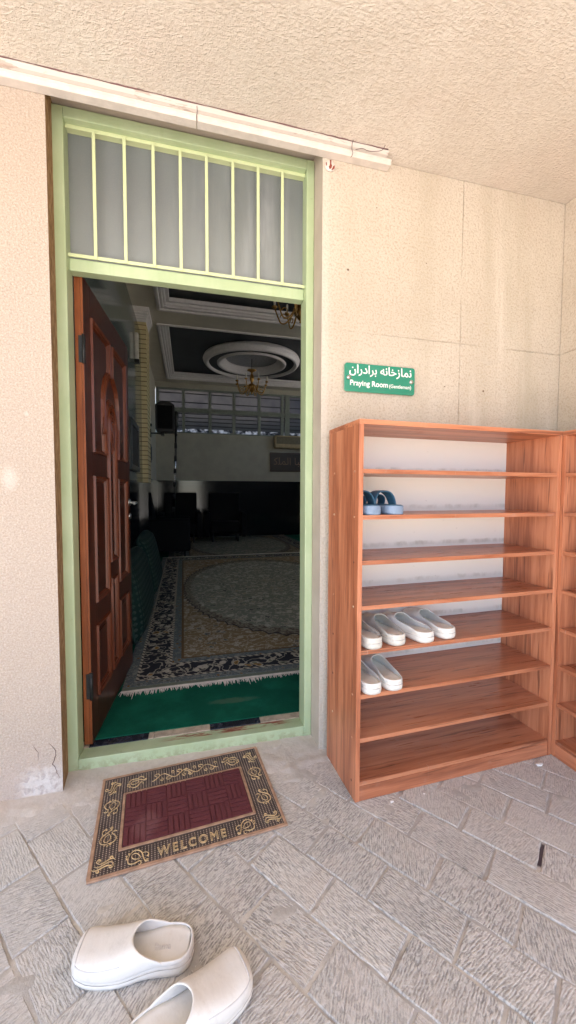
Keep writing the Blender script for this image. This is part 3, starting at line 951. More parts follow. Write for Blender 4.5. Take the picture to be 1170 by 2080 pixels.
make_rug(1.46, 2.945, 1.365, 2.245, M['rug'], 'patterned rug with pale fringe nearest the doorway', 0)
make_rug(1.52, 6.72, 1.40, 1.40, M['rug_far'], 'dim patterned rug lying beyond the fringed one', 1)
# ---- brick pier
bp = empty('brick_pier', (-.16, 4.65, ZF), label='slim cream brick pier with white capital on the left wall', cat='pier')
b = MB(); b.box(XL_ + .001 + .16, -.072 + .16, -.212, .22, 1.29 - ZF, 3.58 - ZF); b.build('brickwork', M['brick'], bp)
b = MB(); b.box(XL_ + .001 + .16, -.075 + .16, -.209, .215, 0, 1.29 - ZF); b.build('plinth', M['dado'], bp)
b = MB()
for k, (e, z0, z1) in enumerate(((.004, 3.58, 3.62), (.014, 3.62, 3.65), (.024, 3.65, 3.68), (.036, 3.68, 3.71), (.05, 3.71, 3.7795))):
    b.box(XL_ + .001 + .16, -.075 + e + .16, -.212 - e, .22 + e, z0 - ZF, z1 - ZF)
b.build('capital', M['mould'], bp, bevel=.008)
# ---- high window
wd = empty('high_window', (1.7, YB, WB), label='long high window with grey-green frames and closed slatted shutters', cat='window')
vx = [WX0, .40, 1.03, 1.62, 2.26, 2.86, 3.52]
vz = [WB + .02, 3.17, WT - .02]
b = MB()
for x in vx: b.box(x - .035 - 1.7, x + .035 - 1.7, .01, .07, 0, WT - WB)
b.box(2.93 - 1.7, 3.05 - 1.7, .0, .07, 0, WT - WB)
for z0, z1 in ((WB, WB + .03), (3.09, 3.20), (WT - .04, WT)): b.box(WX0 - 1.7, WX1 - 1.7, .013, .067, z0 - WB, z1 - WB)
b.build('window_frame', M['win_frame'], wd)
rw = random.Random(4)
for i, (a, c_) in enumerate(zip(vx, vx[1:])):
    for j, (z0, z1) in enumerate(((WB + .03, 3.09), (3.20, WT - .04))):
        x0_, x1_ = a - 1.7 + .001, c_ - 1.7 - .001
        z0 -= .02; z1 += .02
        b = MB()
        zl = z0 + (.115 if j == 0 else 0)
        b.box(x0_, x1_, .080, .086, zl - WB, z1 - WB)
        if j == 0: b.box(x0_, x1_, .081, .085, z0 - WB, zl - WB, 1)
        nsl = 4 if j == 0 else 2
        for k in range(nsl):
            zz = zl + (z1 - zl) * (k + .75) / (nsl + .15)
            b.box(x0_, x1_, .070, .079, zz - .011 - WB, zz + .011 - WB, 2)
        b.build('slatted_pane', [M['pane'], M['gap'], M['slat']], wd, clean=False)
# ---- ceiling medallion and chandeliers
MX, MY = 1.80, 6.62
md = empty('ceiling_medallion', (MX, MY, ZR), label='large round white plaster ceiling rose above the chandelier', cat='ceiling rose')
b = MB(); b.lathe([(.92, .159), (.98, .15), (1.0, .10), (.99, .06), (.96, .05), (.96, .02), (.94, .0), (.91, -.005), (.90, .015), (.885, .018), (.875, .05)], n=64, cap=False)
b.build('outer_ring', M['mould'], md)
b = MB(); b.lathe([(.88, .045), (.70, .045)], n=64, cap=False); b.build('dark_band', M['coffer'], md)
b = MB(); b.lathe([(.715, .046), (.71, .02), (.68, .005), (.655, .02), (.64, .022), (.63, .06), (.60, .07), (.585, .11), (.53, .148)], n=64, cap=False); b.build('inner_ring', M['mould'], md)
b = MB(); b.lathe([(.53, .15), (.3, .154), (0, .155)], n=64, cap=False); b.build('centre_disc', simple('pale_blue_grey', (.34, .36, .40), .7), md)
def chandelier(loc, label, ztop):
    o = empty('chandelier', loc, label=label, cat='chandelier', group='brass chandeliers')
    h = ztop - loc[2]
    b = MB(); b.tube([(0, 0, .50), (0, 0, h)], .006, 8); b.build('rod', M['black'], o)
    b = MB(); b.lathe([(0, .52), (.012, .515), (.095, .50), (.10, .49), (.05, .47), (.02, .45), (.02, .42), (.04, .38), (.045, .33), (.035, .28), (.022, .25), (.03, .22), (.075, .20), (.095, .16), (.08, .11), (.045, .07), (.025, .045), (.012, .03), (.018, .015), (0, .0)], n=20)
    b.build('stem', M['brass'], o)
    for k in range(8):
        a = 2 * PI * (k + .35) / 8
        ca, sa_ = math.cos(a), math.sin(a)
        pts = []
        for t in range(15):
            u = t / 14
            r = .08 + u * .25
            z = .15 - .13 * math.sin(u * PI * .95) + (.10 * max(0, u - .7) / .3)
            pts.append((r * ca, r * sa_, z))
        b = MB(); b.tube(pts, lambda t: .0115 - .003 * t, 7)
        curl = []
        for t in range(14):
            q = t / 13 * 1.6 * PI
            rr = .05 * (1 - t / 18)
            curl.append(((.21 + rr * math.cos(q)) * ca, (.21 + rr * math.cos(q)) * sa_, .10 + rr * math.sin(q)))
        b.tube(curl, .006, 6)
        e = pts[-1]
        b.lathe([(0, -.012), (.022, -.008), (.036, .006), (.034, .012), (.012, .014), (.012, .03)], (e[0], e[1], e[2]), 12)
        ar = b.build('arm', M['brass'], o)
        b = MB(); b.lathe([(.0125, .03), (.0125, .12), (.006, .128), (0, .135)], (e[0], e[1], e[2]), 10); b.build('candle', M['candle'], ar)
    return o
chandelier((MX, MY, 3.20), 'brass chandelier with pale candles hanging below the ceiling rose', ZR + .15)
chandelier((1.83, 3.05, 3.20), 'brass chandelier cut off by the door frame at the upper right', ZR + .15)
# ---- things on the far and left walls
ac = empty('air_conditioner', (2.98, YB, 2.30), label='beige wall air conditioner under the high window', cat='air conditioner')
b = MB(); b.box(-.35, .50, -.16, -.001, -.02, .30); b.build('casing', M['ac'], ac, bevel=.02)
b = MB(); b.box(-.31, .46, -.163, -.158, .085, .27); b.build('front_panel', M['ac_dark'], ac, bevel=.003)
b = MB()
for k in range(3): b.box(-.31, .46, -.166, -.158, .012 + k * .02, .022 + k * .02)
b.build('louvre', M['ac'], ac)
pq = empty('calligraphy_plaque', (3.05, YB, 1.72), label='dark framed calligraphy plaque below the air conditioner', cat='plaque')
b = MB(); b.box(-.49, .6, -.02, -.001, 0, .43); b.build('board', M['plaque'], pq)
b = MB()
for (a, c_, z0, z1) in ((-.52, .63, -.03, .0), (-.52, .63, .43, .46), (-.52, -.49, 0, .43), (.60, .63, 0, .43)): b.box(a, c_, -.035, -.001, z0, z1)
b.build('frame', simple('dark_brown_frame', (.035, .014, .011), .35), pq, bevel=.004)
TX = Matrix.Rotation(PI / 2, 4, 'X')
text_obj('lettering', '\uFB90\uFEE0\uFEE4\uFEDF\uFE8D \uFE8E\uFE92\uFEB4\uFEDF\uFE8D', .26, M['plaque_text'], pq, Matrix.Translation((-.42, -.022, .15)) @ TX, .003)
def sconce(x, y, z, label, w=.05, h=.33):
    o = empty('wall_lamp', (x, y, z), label=label, cat='wall lamp', group='white tube lamps on the left wall')
    b = MB(); b.box(.001, .05, -w / 2, w / 2, 0, h); b.build('tube_cover', M['candle'], o, bevel=.012)
    b = MB(); b.box(.001, .06, -w / 2 - .012, w / 2 + .012, -.05, -.001); b.build('bracket', M['black'], o, bevel=.006)
sconce(-.15, 3.74, 2.83, 'white tube lamp on the glossy wall in front of the brick pier')
sconce(XL_, 6.6, 2.50, 'white tube lamp on the left wall beyond the brick pier')
pf = empty('picture_frame', (-.15, 3.45, 1.44), label='dark framed picture on the glossy panelling beside the door leaf', cat='picture')
b = MB(); b.box(.001, .02, -.30, .30, .03, .50); b.build('picture', simple('dark_tapestry', (.035, .03, .026), .6, var=.6, sc_=40), pf)
b = MB()
for (a, c_, z0, z1) in ((-.36, .36, -.03, .03), (-.36, .36, .50, .56), (-.36, -.30, .03, .50), (.30, .36, .03, .50)): b.box(.001, .035, a, c_, z0, z1)
b.build('frame', simple('slate_frame', (.03, .036, .038), .3), pf, bevel=.005)
kb = empty('key_board', (XL_, 6.6, 1.75), label='small dark board on the left wall beyond the brick pier', cat='board')
b = MB(); b.box(.001, .03, -.18, .18, 0, .36); b.box(.03, .045, -.14, .14, .05, .31); b.build('board', M['black'], kb, bevel=.004)
sp = empty('loudspeaker', (.06, 6.8, 2.36), label='black loudspeaker mounted high before the far window', cat='loudspeaker')
b = MB(); b.prism([(-.19, .05), (-.16, .0), (.16, .0), (.18, .05), (.18, .54), (.10, .595), (0, .61), (-.10, .595), (-.19, .54)], 'y', -.16, .16); b.build('cabinet', M['black'], sp, bevel=.012)
b = MB(); b.box(-.15, .14, -.166, -.159, .06, .52); b.build('grille', M['leather'], sp)
b = MB(); b.tube([(-.30, .1, .0), (-.18, .1, .0), (-.05, .1, -.02)], .014, 8); b.box(-.09, -.03, -.1, .1, -.06, -.001); b.box(-.309, -.29, .04, .16, -.08, .08); b.build('bracket', M['black'], sp)
po = empty('metal_pole', (.20, 6.75, .051), label='thin shiny black pole standing behind the chairs', cat='pole')
b = MB(); b.tube([(0, 0, .02), (.035, 0, 1.5), (.065, 0, 2.42)], .022, 10); b.build('shaft', M['chrome'], po)
for k in range(7):
    b = MB(); b.lathe([(.0285, -.05), (.0285, .05)], (.005 + k * .0095, 0, .75 + k * .26), 10); b.build('collar', M['black'], po)
b = MB(); b.lathe([(.15, 0), (.15, .012), (.03, .03), (.026, .06)], n=24); b.build('base', M['black'], po)
b = MB(); b.lathe([(.012, 0), (.05, .03), (.05, .10), (.028, .15), (.05, .2), (.05, .32), (0, .36)], (.066, 0, 2.40), 12); b.build('head', M['black'], po)
def armchair(x, y, rz, label):
    o = empty('armchair', (x, y, .051), rz, label=label, cat='armchair', group='black armchairs in the dark corner')
    b = MB(); b.box(-.33, .33, -.32, .30, .20, .45); b.build('seat', M['leather'], o, bevel=.04, seg=3)
    b = MB(); b.prism([(.20, .30), (.34, .30), (.44, 1.08), (.34, 1.10)], 'x', -.36, .36); b.build('backrest', M['leather'], o, bevel=.03, seg=3)
    for s in (-1, 1):
        b = MB(); b.box(s * .40 - .06, s * .40 + .06, -.34, .34, .12, .66); b.build('armrest', M['leather'], o, bevel=.03, seg=3)
        for t in (-1, 1):
            b = MB(); b.lathe([(.02, 0), (.026, .199)], (s * .28, t * .25, 0), 10); b.build('leg', M['black'], o)
    return o
armchair(.32, 7.35, 0, 'black armchair against the far wall below the loudspeaker')
armchair(.18, 5.55, PI / 2, 'black armchair with its back to the left wall past the brick pier')
armchair(1.30, 7.40, -.05, 'black armchair further right along the far wall')
# ---- leaning backrest cushions
def cushion(y0, y1, label, lean, hgt, mdark=1.0):
    L = y1 - y0
    o = empty('backrest_cushion', (-.03, (y0 + y1) / 2, .059), label=label, cat='cushion', group='green patterned backrest cushions leaning on the left wall')
    b = MB(); nu, nv = 14, 18
    def pt(u, v, sgn):
        a, c_ = 2 * u - 1, 2 * v - 1
        edge = max(0, 1 - abs(a) ** 4) * max(0, 1 - abs(c_) ** 6)
        th = .015 + .075 * edge ** .45
        px = sgn * th; pz = hgt * .9 * u * (1 - .05 * c_ * c_) + .01; py = L / 2 * c_ * (1 - .05 * a * a)
        return (px * math.cos(lean) - pz * math.sin(lean) + .15, py, px * math.sin(lean) + pz * math.cos(lean) + .02)
    for sgn in (-1, 1):
        G = [[b.bm.verts.new(pt(i / nu, j / nv, sgn)) for j in range(nv + 1)] for i in range(nu + 1)]
        for i in range(nu):
            for j in range(nv): b.bm.faces.new((G[i][j], G[i + 1][j], G[i + 1][j + 1], G[i][j + 1])).smooth = True
        if sgn < 0: G0 = G
    E0 = [G0[0][j] for j in range(nv)] + [G0[i][nv] for i in range(nu)] + [G0[nu][nv - j] for j in range(nv)] + [G0[nu - i][0] for i in range(nu)]
    E1 = [G[0][j] for j in range(nv)] + [G[i][nv] for i in range(nu)] + [G[nu][nv - j] for j in range(nv)] + [G[nu - i][0] for i in range(nu)]
    for i in range(len(E0)): b.bm.faces.new((E0[i], E0[(i + 1) % len(E0)], E1[(i + 1) % len(E0)], E1[i])).smooth = True
    ring = [((a.co + c_.co) / 2).copy() for a, c_ in zip(E0, E1)]
    b.build('cover', M['cushion'], o)
    p = MB(); p.tube(ring, .011, 6, closed=True); p.build('piping', simple('dark_green_piping', (.01, .035, .028), .8), o)
    return o
cushion(1.25, 2.25, 'green patterned backrest cushion nearest the open door', .16, .66)
cushion(2.45, 3.55, 'dark green backrest cushion behind the first one', .20, .70)

# ------------------------------------------------------------------ the open wooden door
LW, LH, LT = .835, 2.0, .034
dl = empty('wooden_door', (.0745, .200, .052), R(90 - 4.0), label='dark mahogany panelled door standing open into the room', cat='door')
# local frame: x from the hinge to the free edge, the outer face is y = 0 and looks to -y, the leaf fills y 0..LT
b = MB(); b.box(0, LW, .010, LT, 0, LH)
for (a, c_, z0, z1) in ((0, .09, 0, LH), (LW - .09, LW, 0, LH), (.09, LW - .09, 0, .17), (.09, LW - .09, LH - .13, LH),
                        (.315, .350, .17, 1.18), (.485, .520, .17, 1.18), (.09, .315, .50, .60), (.520, .745, .50, .60), (.350, .485, .66, .74),
                        (.09, .315, 1.18, 1.28), (.520, .745, 1.18, 1.28), (.3975, .4375, 1.70, LH - .13)):
    b.box(a, c_, 0, .0102, z0, z1)
for f in b.bm.faces:
    if f.normal.x < -.9 or True:
        cc = f.calc_center_median()
        if abs(cc.x) < 1e-5: f.material_index = 1
b.build('leaf', [M['mahog'], M['mahog_lit_edge']], dl, bevel=.002)
def strip_frame(b, pts, w, h, base=.010):
    """mitred moulding following a closed outline (local x, z) on the face"""
    n = len(pts)
    prof = [(0, 0), (w * .15, h), (w * .45, h * .8), (w * .6, h * .45), (w * .85, h * .5), (w, 0)]
    P = [Vector(p) for p in pts]
    area = sum(P[i].x * P[(i + 1) % n].y - P[(i + 1) % n].x * P[i].y for i in range(n))
    sg = 1 if area > 0 else -1
    rings = []
    for i in range(n):
        d0 = (P[i] - P[i - 1]).normalized(); d1 = (P[(i + 1) % n] - P[i]).normalized()
        n0 = Vector((-d0.y, d0.x)) * sg; n1 = Vector((-d1.y, d1.x)) * sg
        m_ = (n0 + n1); m_ = m_ / max(.3, m_.dot(n0))
        rings.append([b.bm.verts.new((P[i].x + m_.x * o_, base - hh, P[i].y + m_.y * o_)) for o_, hh in prof])
    for i in range(n):
        A_, B_ = rings[i], rings[(i + 1) % n]
        for k in range(len(prof) - 1): b.bm.faces.new((A_[k], A_[k + 1], B_[k + 1], B_[k]))
def inset(pts, d):
    P = [Vector(p) for p in pts]; n = len(P)
    area = sum(P[i].x * P[(i + 1) % n].y - P[(i + 1) % n].x * P[i].y for i in range(n)); sg = 1 if area > 0 else -1
    out = []
    for i in range(n):
        d0 = (P[i] - P[i - 1]).normalized(); d1 = (P[(i + 1) % n] - P[i]).normalized()
        n0 = Vector((-d0.y, d0.x)) * sg; n1 = Vector((-d1.y, d1.x)) * sg
        m_ = (n0 + n1); m_ = m_ / max(.3, m_.dot(n0)); out.append(tuple(P[i] + m_ * d))
    return out
def rect(a, c_, z0, z1): return [(a, z0), (c_, z0), (c_, z1), (a, z1)]
arch = lambda r, z0, zs: [(.4175 - r, z0), (.4175 + r, z0)] + [(.4175 + r * math.cos(t * PI / 16), zs + r * 1.25 * math.sin(t * PI / 16)) for t in range(17)]
def upper(side):                                     # top panels are cut back by the arch
    s = -1 if side < 0 else 1
    X = lambda v: .4175 + s * v
    pts = [(X(.3275), 1.28), (X(.115), 1.28), (X(.135), 1.45), (X(.13), 1.52)] + [(X(.125 * math.cos(t * PI / 16) + .008), 1.52 + .17 * math.sin(t * PI / 16)) for t in range(1, 6)] + [(X(.02), 1.70), (X(.02), 1.87), (X(.3275), 1.87)]
    return pts
for pts in (rect(.09, .315, .17, .50), rect(.520, .745, .17, .50), rect(.350, .485, .17, .66), rect(.09, .315, .60, 1.18), rect(.520, .745, .60, 1.18), upper(-1), upper(1), arch(.075, .74, 1.46)):
    b = MB(); strip_frame(b, pts, .026, .020); pm = None
    o = b.build('panel_moulding', M['mahog_lit_mould'], dl)
    q = inset(pts, .045)
    b = MB(); b.prism(q, 'y', .003, .0098); b.build('raised_panel', M['mahog'], dl, bevel=.0025)
b = MB()                                             # arch hood and carved emblem
hood = [(.4175 + .125 * math.cos(t * PI / 20), 1.4175 + .19 * math.sin(t * PI / 20)) for t in range(21)]
for k, off in enumerate((0, .012, .024)):
    b.tube([(.4175 + (x - .45) * (1 - off * 5), -.002 - .002 * k, 1.4175 + (z - 1.45) * (1 - off * 4)) for x, z in hood], .0055, 6)
b.build('arch_moulding', M['mahog_lit_mould'], dl)
b = MB()
for k in range(5):
    s = .075 - k * .012
    b.tube([(.4175 + s * .55 * math.cos(t * 2 * PI / 24), -.003, 1.42 + s * 1.25 * math.sin(t * 2 * PI / 24)) for t in range(24)], .004, 6, closed=True)
for k in range(4):
    b.tube([(.40 + k * .012, -.004, 1.30 + t * .012 + k * .01) for t in range(6)], .004, 6)
b.build('carved_emblem', M['mahog_lit_mould'], dl)
for z in (1.70, .26):
    b = MB(); b.box(-.0035, .002, -.006, .020, z - .055, z + .055); b.tube([(-.004, .0, z - .06), (-.004, .0, z + .06)], .006, 8); b.build('hinge', M['black'], dl)
h = MB(); h.lathe([(0, -.012), (.020, -.012), (.024, -.006), (.024, 0)], (LW - .05, 0, 1.04), 20, axis='y')
h.tube([(LW - .05, -.005, 1.04), (LW - .05, -.040, 1.04), (LW - .054, -.048, 1.04), (LW - .09, -.052, 1.038), (LW - .13, -.050, 1.034)], lambda t: .0085 - .002 * t, 8)
h.build('handle', M['steel'], dl)
h = MB(); h.lathe([(0, -.014), (.014, -.014), (.018, -.008), (.018, 0)], (LW - .05, 0, .955), 18, axis='y'); h.build('lock_cylinder', M['steel'], dl)

# ------------------------------------------------------------------ sign
sg = empty('door_sign', (1.322, -.001, 1.66), label='green acrylic door sign with white Persian and English lettering', cat='sign')
def rrect(w, h, r, n=6):
    out = []
    for cx, cz, a0 in ((w / 2 - r, h / 2 - r, 0), (-w / 2 + r, h / 2 - r, PI / 2), (-w / 2 + r, -h / 2 + r, PI), (w / 2 - r, -h / 2 + r, 1.5 * PI)):
        for k in range(n + 1): out.append((cx + r * math.cos(a0 + k * PI / 2 / n), cz + r * math.sin(a0 + k * PI / 2 / n)))
    return out
b = MB(); b.prism(rrect(.340, .122, .012), 'y', -.014, -.009); b.build('plate', M['sign'], sg, bevel=.0012)
b = MB(); b.prism(rrect(.3405, .1225, .012), 'y', -.0088, -.005); b.build('clear_backing', M['sign_edge'], sg)
for sx_ in (-1, 1):
    b = MB(); b.lathe([(0, -.020), (.0075, -.0195), (.0095, -.017), (.0095, 0)], (sx_ * .152, 0, -.002), 16, axis='y'); b.build('stud', M['steel'], sg)
fa = '\uFEE5\uFE8D\uFEAD\uFEA9\uFE8D\uFEAE\uFE91 \uFEEA\uFEE7\uFE8E\uFEA7\uFEAF\uFE8E\uFEE4\uFEE7'
text_obj('persian_lettering', fa, .050, M['lettering'], sg, Matrix.Translation((.002, -.0143, .019)) @ TX, .0004, offset=.0007, align='CENTER', label='white Persian words')
text_obj('english_lettering', 'Praying Room', .0325, M['lettering'], sg, Matrix.Translation((-.147, -.0143, -.034)) @ TX, .0004, offset=.0006)
text_obj('english_lettering', '(Gentleman)', .0220, M['lettering'], sg, Matrix.Translation((.041, -.0143, -.034)) @ TX, .0004, offset=.0003)

# ------------------------------------------------------------------ shoe racks
SAw = .0419; OX, OY = 1.0720, -.0450; RW, RD, RH = .9543, .278, 1.421
def rack(name, loc, rz, label, caps=True):
    o = empty(name, loc, rz, label=label, cat='shoe rack', group='wooden shoe racks in the porch corner')
    T = .018
    for a in (0, RW - T):
        b = MB(); b.box(a, a + T, -RD, 0, 0, RH - T); b.build('side_panel', M['wood_v'], o, bevel=.0008)
    b = MB(); b.box(0, RW, -RD - .001, 0, RH - T + .0002, RH); b.build('top_panel', M['wood_e'], o, bevel=.0008)
    for i in range(8):
        z = .073 + .1672 * i
        b = MB(); b.box(T + .0005, RW - T - .0005, -RD + .003, -.006, z - .016, z); b.build('shelf', M['wood_h'], o, bevel=.0008)
    b = MB(); b.box(T + .0005, RW - T - .0005, -RD + .0015, -RD + .018, 0, .0565); b.build('plinth', M['wood_e'], o, bevel=.0008)
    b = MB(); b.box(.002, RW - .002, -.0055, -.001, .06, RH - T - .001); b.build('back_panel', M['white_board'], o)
    if caps:
        for i in range(8):
            for yy in (-.245, -.06):
                if (i, yy) in ((0, -.06), (5, -.06), (3, -.245)): continue
                b = MB(); b.lathe([(0, -.0012), (.0042, -.001), (.0048, 0)], (0, yy, .065 + .1672 * i), 12, axis='x')
                b.build('screw_cap', simple('screw_cap_%d' % i, random.choice([(.62, .44, .30), (.50, .25, .15), (.20, .08, .05)]), .5), o)
    return o
rk = rack('shoe_rack', (OX, OY, 0), SAw, 'wooden shoe rack with slippers on it beside the doorway')
ex = Vector((math.cos(SAw), math.sin(SAw), 0)); ey = Vector((math.sin(SAw), -math.cos(SAw), 0))
FR = Vector((OX, OY, 0)) + ex * (RW + .004) + ey * (RD - .004)
a2 = -PI / 2 + .01
R2 = Matrix.Rotation(a2, 3, 'Z')
rack('shoe_rack', FR - R2 @ Vector((0, -RD, 0)), a2, 'empty shoe rack along the side wall at the right edge of the photo', False)
def on_rack(x, out, lev, dx=0): return Vector((OX, OY, .0735 + .1672 * lev)) + ex * x + ey * out

# ------------------------------------------------------------------ shoes
def lerp_tab(tab, t):
    for (a, va), (b_, vb) in zip(tab, tab[1:]):
        if t <= b_:
            u = (t - a) / (b_ - a); u = u * u * (3 - 2 * u) if False else u
            return va + (vb - va) * u
    return tab[-1][1]
def outline(W, square):
    if square: tab = [(0, .0), (.012, .42), (.04, .66), (.09, .80), (.18, .86), (.36, .84), (.55, .95), (.72, 1.0), (.84, .99), (.92, .91), (.965, .76), (.99, .50), (1, 0)]
    else: tab = [(0, 0), (.012, .40), (.04, .62), (.10, .78), (.20, .84), (.38, .82), (.55, .93), (.70, 1.0), (.82, .95), (.91, .78), (.96, .56), (.988, .32), (1, 0)]
    return lambda t: W * lerp_tab(tab, t)
TS = [0, .012, .028, .055, .095, .15, .21, .28, .35, .42, .49, .56, .63, .70, .77, .83, .88, .92, .955, .98, .993, 1]
def make_shoe(name, kind, side, L=.275, W=.052, label=None, cat='slipper', group=None):
    """local frame: heel at x=0, toe at x=L, sole on z=0; side +1 left, -1 right foot"""
    sq = kind == 'slipper'
    w = outline(W, sq)
    cen = lambda t: side * .010 * math.sin(PI * min(1, max(0, (t - .25) / .75))) * (1 if t > .25 else 0)
    o = empty(name, label=label, cat=cat, group=group)
    up_m = {'slipper': M['slip'], 'clog': M['clog'], 'old': M['clog_old']}[kind]
    in_m = M['slip_in'] if sq else M['clog_in']
    hs = lambda t: (.034 - .012 * min(1, max(0, (t - .25) / .3)) + .006 * max(0, (t - .8) / .2)) * (1.0 if sq else .95)   # sole top height
    toe_lift = lambda t: .010 * max(0, (t - .72) / .28) ** 2
    # sole: lofted band with a groove and a waist under the arch
    b = MB()
    lay = [(.93, 0.0), (1.0, .10), (1.03, .35), (1.03, .62), (1.0, .68), (1.02, .74), (1.02, .96), (.985, 1.0)]
    loops = []
    full = [(t, 1) for t in TS] + [(t, -1) for t in TS[-2:0:-1]]
    for k_, zf in lay:
        ring = []
        for t, s in full:
            bot = .005 * math.exp(-((t - .40) / .10) ** 2) + toe_lift(t)
            z = bot + (hs(t) + toe_lift(t) * .5 - bot) * zf
            ring.append(b.bm.verts.new((L * (.5 + (t - .5) * (1 + (k_ - 1) * .5)), cen(t) + s * w(t) * k_, z)))
        loops.append(ring)
    n = len(full)
    for A_, B_ in zip(loops, loops[1:]):
        for i in range(n): b.bm.faces.new((A_[i], A_[(i + 1) % n], B_[(i + 1) % n], B_[i])).smooth = True
    b.bm.faces.new(loops[0][::-1]); 
    b.build('sole', up_m, o)
    # insole: slightly dished sheet a little above the sole rim
    b = MB(); nc = 8; G = []
    for t in TS[1:-1]:
        row = []
        for j in range(nc + 1):
            v = j / nc * 2 - 1
            row.append(b.bm.verts.new((L * (.02 + .96 * t), cen(t) + v * w(t) * .95, hs(t) + toe_lift(t) * .5 - .002 + .004 * abs(v) ** 3)))
        G.append(row)
    for A_, B_ in zip(G, G[1:]):
        for j in range(nc): b.bm.faces.new((A_[j], A_[j + 1], B_[j + 1], B_[j])).smooth = True
    b.build('insole', in_m, o, solid=.002, clean=True)
    # upper: dome sheet whose rear edge is the foot opening
    t0 = .50 if sq else .60
    H = .051 if sq else .060
    Ht = lambda t: H * ((1 - .60 * min(1, max(0, (t - t0) / (1 - t0))) ** 1.05) if t > t0 else 1.0) * (1 - max(0, (t - .93) / .07) ** 3 * .45)
    NP, NU = 28, 20
    rimh = .011 if sq else .014
    tb = .17 if sq else .10
    b = MB(); G = []
    fl = .62 if sq else .80
    def surf(phi, t):
        s = math.cos(phi); c_ = math.sin(phi)
        sxp = math.copysign(abs(s) ** fl, s); szp = abs(c_) ** (.50 if sq else .80)
        x = L * t
        zb = hs(t) + toe_lift(t) * .5 - .003
        return Vector((x - .004 * szp * (1 if t > .9 else 0), cen(t) + sxp * w(t) * (1.0 - .03 * szp), zb + szp * Ht(t)))
    for j in range(NP + 1):
        phi = PI * j / NP
        szp = abs(math.sin(phi)) ** (.50 if sq else .80)
        k = szp * 1.0
        hfrac = min(1, max(0, (szp - rimh / H) / (1 - rimh / H)))
        yv = hfrac ** .8
        tl = tb + (t0 - tb) * ((.5 - math.sin(math.asin(max(-1, min(1, 1 - 2 * yv))) / 3)) if sq else 1 - (1 - hfrac) ** 2.0)
        row = []
        for i in range(NU + 1):
            u = i / NU
            t = tl + (1 - tl) * (u if u < .5 else .5 + .5 * (1 - (1 - (u - .5) * 2) ** 1.5))
            row.append(b.bm.verts.new(surf(phi, min(t, .9995))))
        G.append(row)
    for A_, B_ in zip(G, G[1:]):
        for i in range(NU):
            try: b.bm.faces.new((A_[i], A_[i + 1], B_[i + 1], B_[i])).smooth = True
            except ValueError: pass
    # low heel counter round the back
    arc = [(t, s) for s in (1,) for t in (.30, .25, .20, .15, .095, .055, .028, .012)] + [(0, 0)] + [(t, -1) for t in (.012, .028, .055, .095, .15, .20, .25, .30)]
    pv_ = None
    for (t, s) in arc:
        hh = rimh
        y = cen(t) + s * w(t)
        z = hs(t) - .003
        cur = [b.bm.verts.new((L * t, y, z)), b.bm.verts.new((L * (t + .004), y * .985 + cen(t) * .015, z + hh * .6)), b.bm.verts.new((L * (t + .012), y * .95 + cen(t) * .05, z + hh))]
        if pv_:
            for i in range(2): b.bm.faces.new((pv_[i], pv_[i + 1], cur[i + 1], cur[i])).smooth = True
        pv_ = cur
    b.build('upper', up_m, o, solid=.0045, subsurf=1)
    b = MB()                                         # welt line between upper and sole
    b.tube([(L * (.5 + (t - .5) * 1.012), cen(t) + s * w(t) * 1.012, hs(t) * .72 + toe_lift(t) * .6) for t, s in full], .0011, 5, closed=True)
    b.build('welt', M['welt'], o)
    # stitched seam / rolled rim
    b = MB()
    if sq:
        seam = []
        for i in range(19):
            t = t0 + .06 + (.945 - t0 - .06) * math.sin(i / 18 * PI / 2); seam.append(surf(.42, t))
        back = []
        for i in range(9):
            phi = .42 + (PI - .84) * i / 8; back.append(surf(phi, .945 + .015 * math.sin(PI * i / 8)))
        other = []
        for i in range(19):
            t = t0 + .06 + (.945 - t0 - .06) * math.sin((18 - i) / 18 * PI / 2); other.append(surf(PI - .42, t))
        b.tube([p + Vector((0, 0, .0022)) for p in seam[:-1] + back + other[1:]], .0017, 6)
        b.build('moc_seam', M['seam'], o)
        rim = [G[j][0].co.copy() if False else None for j in range(0)]
    return o
def place(o, loc, ang, pitch_=0, scale=1.0):
    o.location = loc; o.rotation_euler = (0, pitch_, ang); o.scale = (scale,) * 3
# pair on the ground
sA = make_shoe('slipper', 'slipper', 1, .285, .0525, 'white slip-on lying left, its toe towards the wall foot', 'slipper', 'white slippers on the paving')
place(sA, (.492, -.672, 0), R(169))
sB = make_shoe('slipper', 'slipper', -1, .285, .0525, 'white slip-on cut off by the bottom edge, toe to the right', 'slipper', 'white slippers on the paving')
place(sB, (.352, -.845, 0), R(21))
for s_, k in ((sA, 0), (sB, 1)):
    mt_ = Matrix.Translation((.075, .012 if k == 0 else -.013, .0365)) @ Matrix.Rotation(PI, 4, 'Z') @ Matrix.Rotation(.05, 4, 'Y')
    mt_ = Matrix.Translation((.050 if k else .095, -.012 if k else .010, .0338)) @ Matrix.Rotation(0 if k else PI, 4, 'Z')
    text_obj('insole_mark', 'Pama', .020, simple('embossed_mark', (.62, .58, .54), .6), s_, mt_, .0004)
